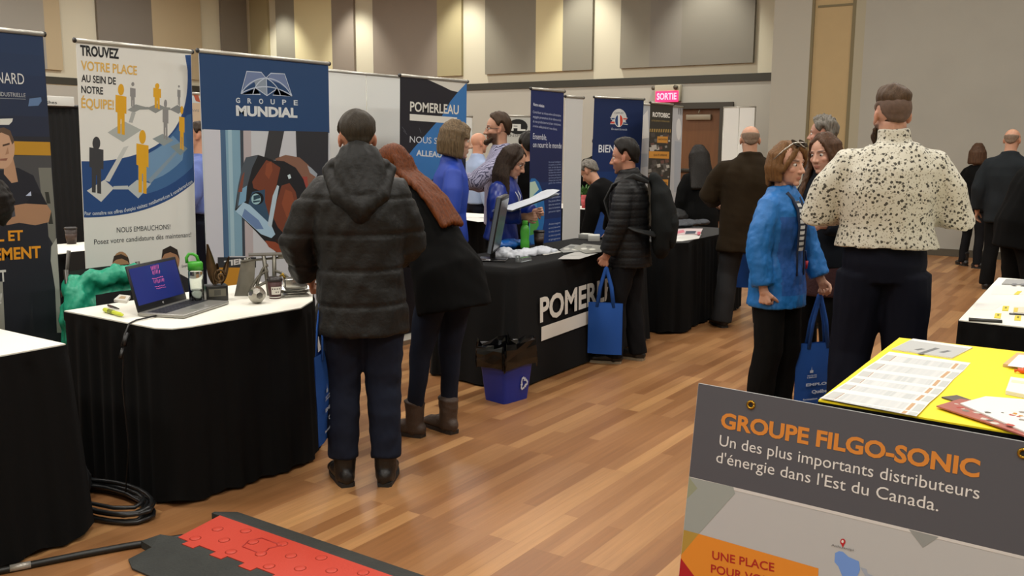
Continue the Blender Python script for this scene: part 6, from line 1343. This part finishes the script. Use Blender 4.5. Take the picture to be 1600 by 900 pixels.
# reading sheets of the woman with glasses
GM = MW[GW.t.name]; hl = GM @ (GW.wr[0]+(GW.wr[0]-GW.el[0]).normalized()*.1); hr = GM @ (GW.wr[1]+(GW.wr[1]-GW.el[1]).normalized()*.1)
q = [at_d(768, 331, 6.62), at_d(800, 331, 6.42), at_d(874, 304, 6.45), at_d(845, 306, 6.75)]
for k in range(3):
    off = Vector((.006*k, -.008*k, .006*k)); b = MB(); rows = [[q[0]*(1-a_)*(1-c_)+q[3]*a_*(1-c_)+q[1]*(1-a_)*c_+q[2]*a_*c_+off+Vector((0, 0, .012*math.sin(PI*c_)+(.02*(a_-.8)*5 if a_ > .8 and k == 2 else 0))) for c_ in (0, .33, .66, 1)] for a_ in [i/8 for i in range(9)]]
    b.grid(rows); b.grid([[v_-Vector((0, 0, .0015)) for v_ in r_][::-1] for r_ in rows]); tag(b.build('paper_sheet', mat('grey_white_paper', '#b9bec6', .6)), ('lowest', 'middle', 'topmost')[k]+' of the sheets held by the woman with glasses', 'paper', 'sheets in the hands of the woman with glasses')

# --- brochure table goods
Z4 = .7305
def q4(pts, z): return [(p.x, p.y) for p in (zt(x, y, z) for x, y in pts)]
flat_sheet('brochure', q4([(1044, 367), (1060, 365), (1096, 366), (1092, 373), (1066, 377), (1045, 377.5)], Z4), Z4, PAPER, 'white brochure nearest the front on the brochure table', 'brochure', 'brochures on the table by the brown jacket', .003, lambda q: q.disc((1048, 374), 3, 1.6, '#c06a78'))
flat_sheet('brochure', q4([(1046, 360), (1072, 358), (1098, 358), (1094, 367), (1046, 368)], Z4+.003), Z4+.003, mat('pink_brochure', '#c3b3b3', .5), 'pink and white brochures behind the nearest white one', 'brochure', 'brochures on the table by the brown jacket', .006, lambda q: (q.poly([(1047, 363), (1068, 359), (1070, 363), (1049, 367)], '#c27480'), q.poly([(1072, 361), (1088, 361), (1086, 365), (1070, 366)], '#3d4550'), q.poly([(1090, 362), (1095, 362), (1094, 367), (1089, 367)], '#c0606e')))
c = zt(1074, 353, Z4); crumple('folded_shirt', 'folded dark grey shirt on the brochure table', 'shirt', c, [((-.05, -.1, .02), (.14, .16, .03)), ((-.05, .1, .02), (.14, .16, .028)), ((.03, .25, .02), (.08, .12, .024))], '#34373d', .004, 9, .7, sc_=25)
c = zt(1060, 346, Z4); crumple('black_shoulder_bag', 'black bag behind the folded shirt on the brochure table', 'bag', c, [((0, -.08, .05), (.12, .15, .08)), ((0, .08, .05), (.12, .14, .07))], '#101011', .006, 10, .7, sc_=22)

# --- tote bags and backpack
M_TOTE = mat('blue_tote_fabric', '#0f4c9e', .75, bump=.2, bscale=700); WHL = '#b9c8dc'
def tote(label, grip, u, W_, H_, drop, art=None, bulge=.03, tilt=0., bottom_in=0.):
    u = Vector(u).normalized(); n = Vector((u.y, -u.x, 0)); up = (Vector((0, 0, 1))+u*tilt).normalized(); top = Vector(grip)-up*drop
    t = thing('tote_bag', label, 'bag', tuple(top-up*H_), 0, 'blue tote bags'); b = MB()
    for sg in (1, -1):
        rows = [[top-up*(H_*v_)+u*(x*W_/2*(1-bottom_in*v_))+n*(sg*(bulge*(1-x*x)*(.35+.65*math.sin(PI*min(1, v_*1.0+.1)))+.002*math.sin(9*x+7*v_))) for x in ([-1, -.6, -.2, .2, .6, 1] if sg > 0 else [1, .6, .2, -.2, -.6, -1])] for v_ in (1, .8, .6, .4, .2, .04, 0)]; b.grid(rows)
    body = b.build('bag_body', M_TOTE, t)
    for sg in (1, -1):
        b = MB(); pts = []
        for k in range(13):
            a_ = k/12; x = -1+2*a_; pts.append(top+u*(W_*.24*x*(1-.75*math.sin(PI*a_)))+up*(drop*math.sin(PI*a_)**.6-.03*(k in (0, 12)))+n*(sg*(.014-.010*math.sin(PI*a_))))
        b.tube(pts, .004, 6, ref=tuple(n), ry=.013); b.build('handle', M_TOTE, t)
    if art:
        pl = Plane(top-up*H_-u*W_/2, u, up); pl.n = n; q = Print(pl, bulge*1.0+.004); art(q, W_, H_); q.build('printed_logos', body)
    return t
def logos(q, W_, H_):
    f = lambda x, y, s_=1: (W_*x, H_*y)
    q.uvpoly([f(.28, .56), f(.36, .56), f(.36, .60), f(.33, .60), f(.32, .66), f(.31, .60), f(.28, .60)], WHL, 0); q.uvtext('SALON DE', f(.22, .51), f(.45, .51), .008, WHL, .03, 0); q.uvtext("L'EMPLOI", f(.22, .48), f(.45, .48), .008, WHL, .03, 0)
    q.uvtext('EMPLOI', f(.2, .36), f(.75, .36), .016, WHL, .04, 0); q.uvtext('Québec', f(.35, .24), f(.8, .24), .02, WHL, .05, 0); q.uvtext('formation', f(.14, .14), f(.5, .14), .012, WHL, .03, 0)
g = at_d(503, 462, 3.95); vd = Vector((g.x, g.y, 0)).normalized(); sdv = Vector((vd.y, -vd.x, 0))
tote('blue tote bag seen edge-on at the left hand of the puffer jacket wearer', g, vd*.97+sdv*.24, .33, .40, .235, logos, .02, tilt=-.03, bottom_in=.15)
g = at_d(958, 402, 6.15); vd = Vector((g.x, g.y, 0)).normalized(); sdv = Vector((vd.y, -vd.x, 0)); g.z = (MW[BP.t.name] @ BP.wr[0]).z-.075
W8 = MW[BP.t.name] @ BP.wr[0]; g = W8+Vector((0, 0, -.085))
tote('plain blue tote bag in the hand of the backpack wearer', g, sdv*.95-vd*.15, .235, .355, .24, None, .03)
Wl = MW[BW.t.name] @ BW.wr[0]; g = Wl+Vector((0, 0, -.085)); vd = Vector((g.x, g.y, 0)).normalized(); sdv = Vector((vd.y, -vd.x, 0))
tote('blue tote bag with white logos in the hand of the bright blue jacket wearer', g, sdv*.75+vd*.6, .27, .37, .27, logos, .025)
g = at_d(1152, 384, 7.95); tote('blue tote bag partly hidden behind the brown suede jacket', g+Vector((0, 0, .12)), (.9, .3, 0), .26, .32, .16, None, .02)
# backpack
BM = MW[BP.t.name]; t = thing('backpack', 'dark grey backpack on the back of the black quilted jacket', 'backpack', tuple(BM @ (BP.pel+BP.up*.08-BP.fw*.25)))
b = MB(); f_ = lambda a_, o_, x=0: BM @ (BP.pel+BP.up*a_-BP.fw*o_+BP.rt*x)
b.tube([f_(.02, .25), f_(.10, .265), f_(.25, .26), f_(.38, .24), f_(.46, .21)], [.13, .145, .14, .12, .085], 18, ref=tuple((BM.to_3x3() @ BP.rt).normalized()), ry=[.07, .085, .08, .07, .045], rounded=True)
W2 = MW[t.name].inverted(); me = remesh(b, .010, 3, cloth_disp(.004, 20, 211)); me.transform(W2); child('pack', me, mat('backpack_fabric', '#161818', .85, spec=.15, bump=.2, bscale=300), t)
b = MB(); b.tube([f_(.05, .325), f_(.16, .335), f_(.24, .32)], [.085, .09, .07], 16, ref=tuple((BM.to_3x3() @ BP.rt).normalized()), ry=[.03, .035, .025], rounded=True); me = remesh(b, .009, 3, cloth_disp(.002, 30, 212)); me.transform(W2); child('front_pocket', me, mat('backpack_fabric'), t)
for sg in (-1, 1):
    b = MB(); b.tube([f_(.47, .17, sg*.08), f_(.515, .06, sg*.10), f_(.46, -.10, sg*.115), f_(.34, -.165, sg*.12), f_(.2, -.12, sg*.165), f_(.12, .08, sg*.19), f_(.08, .22, sg*.13)], .008, 8, ref=tuple((BM.to_3x3() @ BP.fw).normalized()), ry=.024); b.build('shoulder_strap', mat('backpack_strap', '#151616', .7), t)
b = MB(); b.tube([f_(.47, .19, -.03), f_(.53, .20, 0), f_(.47, .19, .03)], .008, 8); b.build('grab_handle', mat('backpack_strap'), t)

# --- recycling bin with its liner
bc = Vector((-3.01, 4.39, 0)); t = thing('recycling_bin', 'blue recycling bin with a black liner at the corner of the black throw', 'bin', tuple(bc)); rzb = D2R(-9); RB_ = Matrix.Rotation(rzb, 3, 'Z')
def rrect(w_, d_, z, r_=.02, k=4): return [bc+RB_ @ Vector((x, y, z)) for x, y in rounded([(-w_/2, -d_/2), (w_/2, -d_/2), (w_/2, d_/2), (-w_/2, d_/2)], r_, k)]
b = MB(); b.grid([rrect(.165, .205, 0), rrect(.18, .222, .08), rrect(.20, .245, .2), rrect(.215, .262, .285), rrect(.232, .280, .29), rrect(.232, .280, .305), rrect(.21, .258, .305), rrect(.16, .2, .01)], 0, True, True); b.poly(rrect(.165, .205, 0)[::-1]); b.poly(rrect(.16, .2, .01)); b.build('bin_body', mat('bin_blue', '#142c8c', .4), t)
rd = random.Random(8); P0 = rrect(.236, .286, .31); n_ = len(P0)
lv = [(1.02, .205, .006), (1.04, .24, .012), (1.03, .28, .008), (1.02, .312, .006), (.98, .335, .014), (.93, .345, .018), (.86, .32, .014), (.8, .27, .012)]
rows = []
for s_, z, am in lv:
    row = []
    for k in range(n_*3):
        a_ = P0[(k//3) % n_]; c_ = P0[(k//3+1) % n_]; q = a_+(c_-a_)*((k % 3)/3); d_ = q-bc; d_.z = 0
        rr_ = s_+rd.uniform(-am, am)*2.0; row.append(bc+d_*rr_+Vector((0, 0, z+rd.uniform(-am, am)*1.3+.012*math.sin(k*.5))))
    rows.append(row)
b = MB(); b.grid(rows, 0, False, True); b.build('bin_liner', mat('liner_black_plastic', '#050506', .12), t)
# three chasing arrows on the aisle side
w2 = .205/2+.006; fpl = Plane(bc+RB_ @ Vector((.0955, 0, .105)), RB_ @ Vector((0, 1, 0)), RB_ @ Vector((.07, 0, 1))); pr = Print(fpl, .004)
for k in range(3):
    a_ = k*2*PI/3+.3; R2 = lambda x, y, a_=a_: (.8*(x*math.cos(a_)-y*math.sin(a_))+.045, x*math.sin(a_)+y*math.cos(a_))
    pr.uvpoly([R2(-.030, .016), R2(-.014, .042), R2(.006, .042), R2(.016, .027), R2(.024, .032), R2(.022, .006), R2(-.002, .016), R2(.006, .021), R2(-.002, .030), R2(-.008, .030), R2(-.018, .012)], '#c9ced8', 0)
pr.build('recycling_mark', t)

# --- red cable cover, cables on the floor
t = thing('cable_cover', 'red cable protector with black rubber edges on the floor in front', 'cable cover', (-2.3, 2.1, 0))
M_RED = mat('cover_red', '#bd3f2e', .5, bump=.1, bscale=120); M_RUB = mat('cover_rubber', '#2c2e2b', .75, bump=.25, bscale=90, vary=.12, vscale=14)
xa, xe = -2.83, -.9; ya, yb = 1.995, 2.215
b = MB(); tabs = [];  x = xa+.0
poly = [(xa, yb-.0), (xa-.02, ya+.03)]
k = 0; x = xa+.05; poly = [(xa-.05, yb), (xa-.01, ya)]
while x < xe-.1: poly += [(x, ya), (x, ya-.028), (x+.062, ya-.028), (x+.062, ya)]; x += .155
poly += [(xe, ya), (xe, yb)]
b.prism(poly[::-1], .004, .048)
lid_ = b.build('red_lid', M_RED, t)
b = MB(); x = xa+.03
for i in range(10):
    for j in range(4):
        xx = xa+.05+i*.2+(.1 if j % 2 else 0); yy = ya+.03+j*.05
        b.lathe([(0, 0), (.022, 0), (.016, .0022), (0, .0026)], (xx, yy, .048), 10)
b.build('tread_bumps', M_RED, lid_)
b = MB()
for i in range(3):
    xx = xa+.25+i*.62
    for q0, q1 in (((0, .05), (.11, .05)), ((0, .14), (.11, .14)), ((0, .05), (-.02, .095)), ((-.02, .095), (0, .14)), ((.11, .05), (.09, .095)), ((.09, .095), (.11, .14))): b.tube([(xx+q0[0], ya+.03+q0[1], .0485), (xx+q1[0], ya+.03+q1[1], .0485)], .0022, 6)
b.build('raised_marks', mat('cover_red_dark', '#a82c24', .5), lid_)
def wedge(name, prof, x0, x1):   # profile in (y,z)
    b = MB(); b.prism(prof, x0, x1, 0, lambda y, z, x: (x, y, z)); return b.build(name, M_RUB, t)
wedge('rubber_ramp', [(yb, .002), (yb+.13, .002), (yb+.125, .008), (yb+.015, .046), (yb, .046)], xa-.10, xe)
b = MB(); nb = [(xa-.085, ya-.03), (xa-.055, ya-.028)]; pts_ = [(xa-.12, ya-.11), (xa-.02, ya-.19), (xe, ya-.19), (xe, ya-.002)]; x = xa+.05; lst = []
while x < xe-.1: lst.append((x, x+.062)); x += .155
edge = []
for a_, c_ in lst: edge += [(a_-.002, ya-.002), (a_-.002, ya-.030), (c_+.002, ya-.030), (c_+.002, ya-.002)]
full = [(xa-.13, ya-.075), (xa-.05, ya-.085), (xa-.075, ya-.165), (xa+.0, ya-.2), (xe, ya-.2), (xe, ya-.002)]+edge[::-1]+[(xa-.03, ya-.002), (xa-.09, ya-.02)]
n_ = len(full); hz = [(.008 if y < ya-.15 else .03 if y < ya-.06 else .046) for x, y in full]
b.add([(x, y, .002) for x, y in full]+[(x, y, z) for (x, y), z in zip(full, hz)], [list(range(n_))[::-1], list(range(n_, 2*n_))]+[(i, (i+1) % n_, n_+(i+1) % n_, n_+i) for i in range(n_)]); b.build('rubber_ramp', M_RUB, t)
b = MB(); pts = [zt(x, y, .013) for x, y in ((-160, 938), (-70, 912), (0, 892), (60, 880), (130, 866), (200, 853), (250, 845))]+[Vector((-2.86, 2.10, .013)), Vector((-2.80, 2.11, .02))]
b.tube(pts, .0125, 10); cb = b.build('floor_cable', mat('thick_cable_black', '#171715', .45)); tag(cb, 'thick black cable running across the floor into the red cover', 'cable')
b = MB(); b.tube([pts[2]*.75+pts[3]*.25+Vector((0, 0, .001)), pts[2]*.2+pts[3]*.8+Vector((0, 0, .001))], .0132, 10); b.build('tape_wrap', mat('silver_tape', '#a9a59c', .3, .4), cb)
b = MB(); rd = random.Random(2); cx, cy = -3.30, 2.05; pts = []
for i in range(150):
    a_ = i*.30; r1 = .20+.025*math.sin(i*.07)+rd.uniform(-.006, .006); pts.append((cx-.12+math.cos(a_)*r1*1.25, cy+.02+math.sin(a_)*r1*.52, .012+.010*(i//21)*.8+.004*math.sin(a_*1.5)))
b.tube(pts, .0085, 8); tag(b.build('coiled_cable', mat('thin_cable_black', '#191a1b', .35)), 'coiled black cable on the floor between the two skirted tables', 'cable')
c = Vector((-3.70, 2.06, .004)); crumple('black_cloth_bundle', 'crumpled dark cloth lying behind the coiled cable', 'cloth', c, [((0, 0, .05), (.13, .10, .09)), ((-.1, .03, .05), (.12, .10, .07))], '#1b1c1e', .008, 12, .8)

# --- somebody bending in from beyond the left border
LS = pos(-205, 3.8)
p = Person('person with black hair bending forward at the left border, only the head in view', tuple(LS), face(LS, -90), 1.70, lean=56, head=(0, 78, 0), skin='#a98069', vox=.009, arms=[((-.03, .02, -.28), (.0, .12, -.2)), ((.03, .02, -.28), (-.0, .12, -.2))]); p.body(); p.cap_hair(HBLACK, .03, amp=.004, line=[(0, 10), (60, 0), (90, -20), (180, -56)])
p.top('sweater', M_COATB, hem=-.1, pad=.02, vox=.014); p.trousers(M_BLKT, vox=.014); p.shoes(M_BOOT)
bpy.data.scenes.remove(TMP)
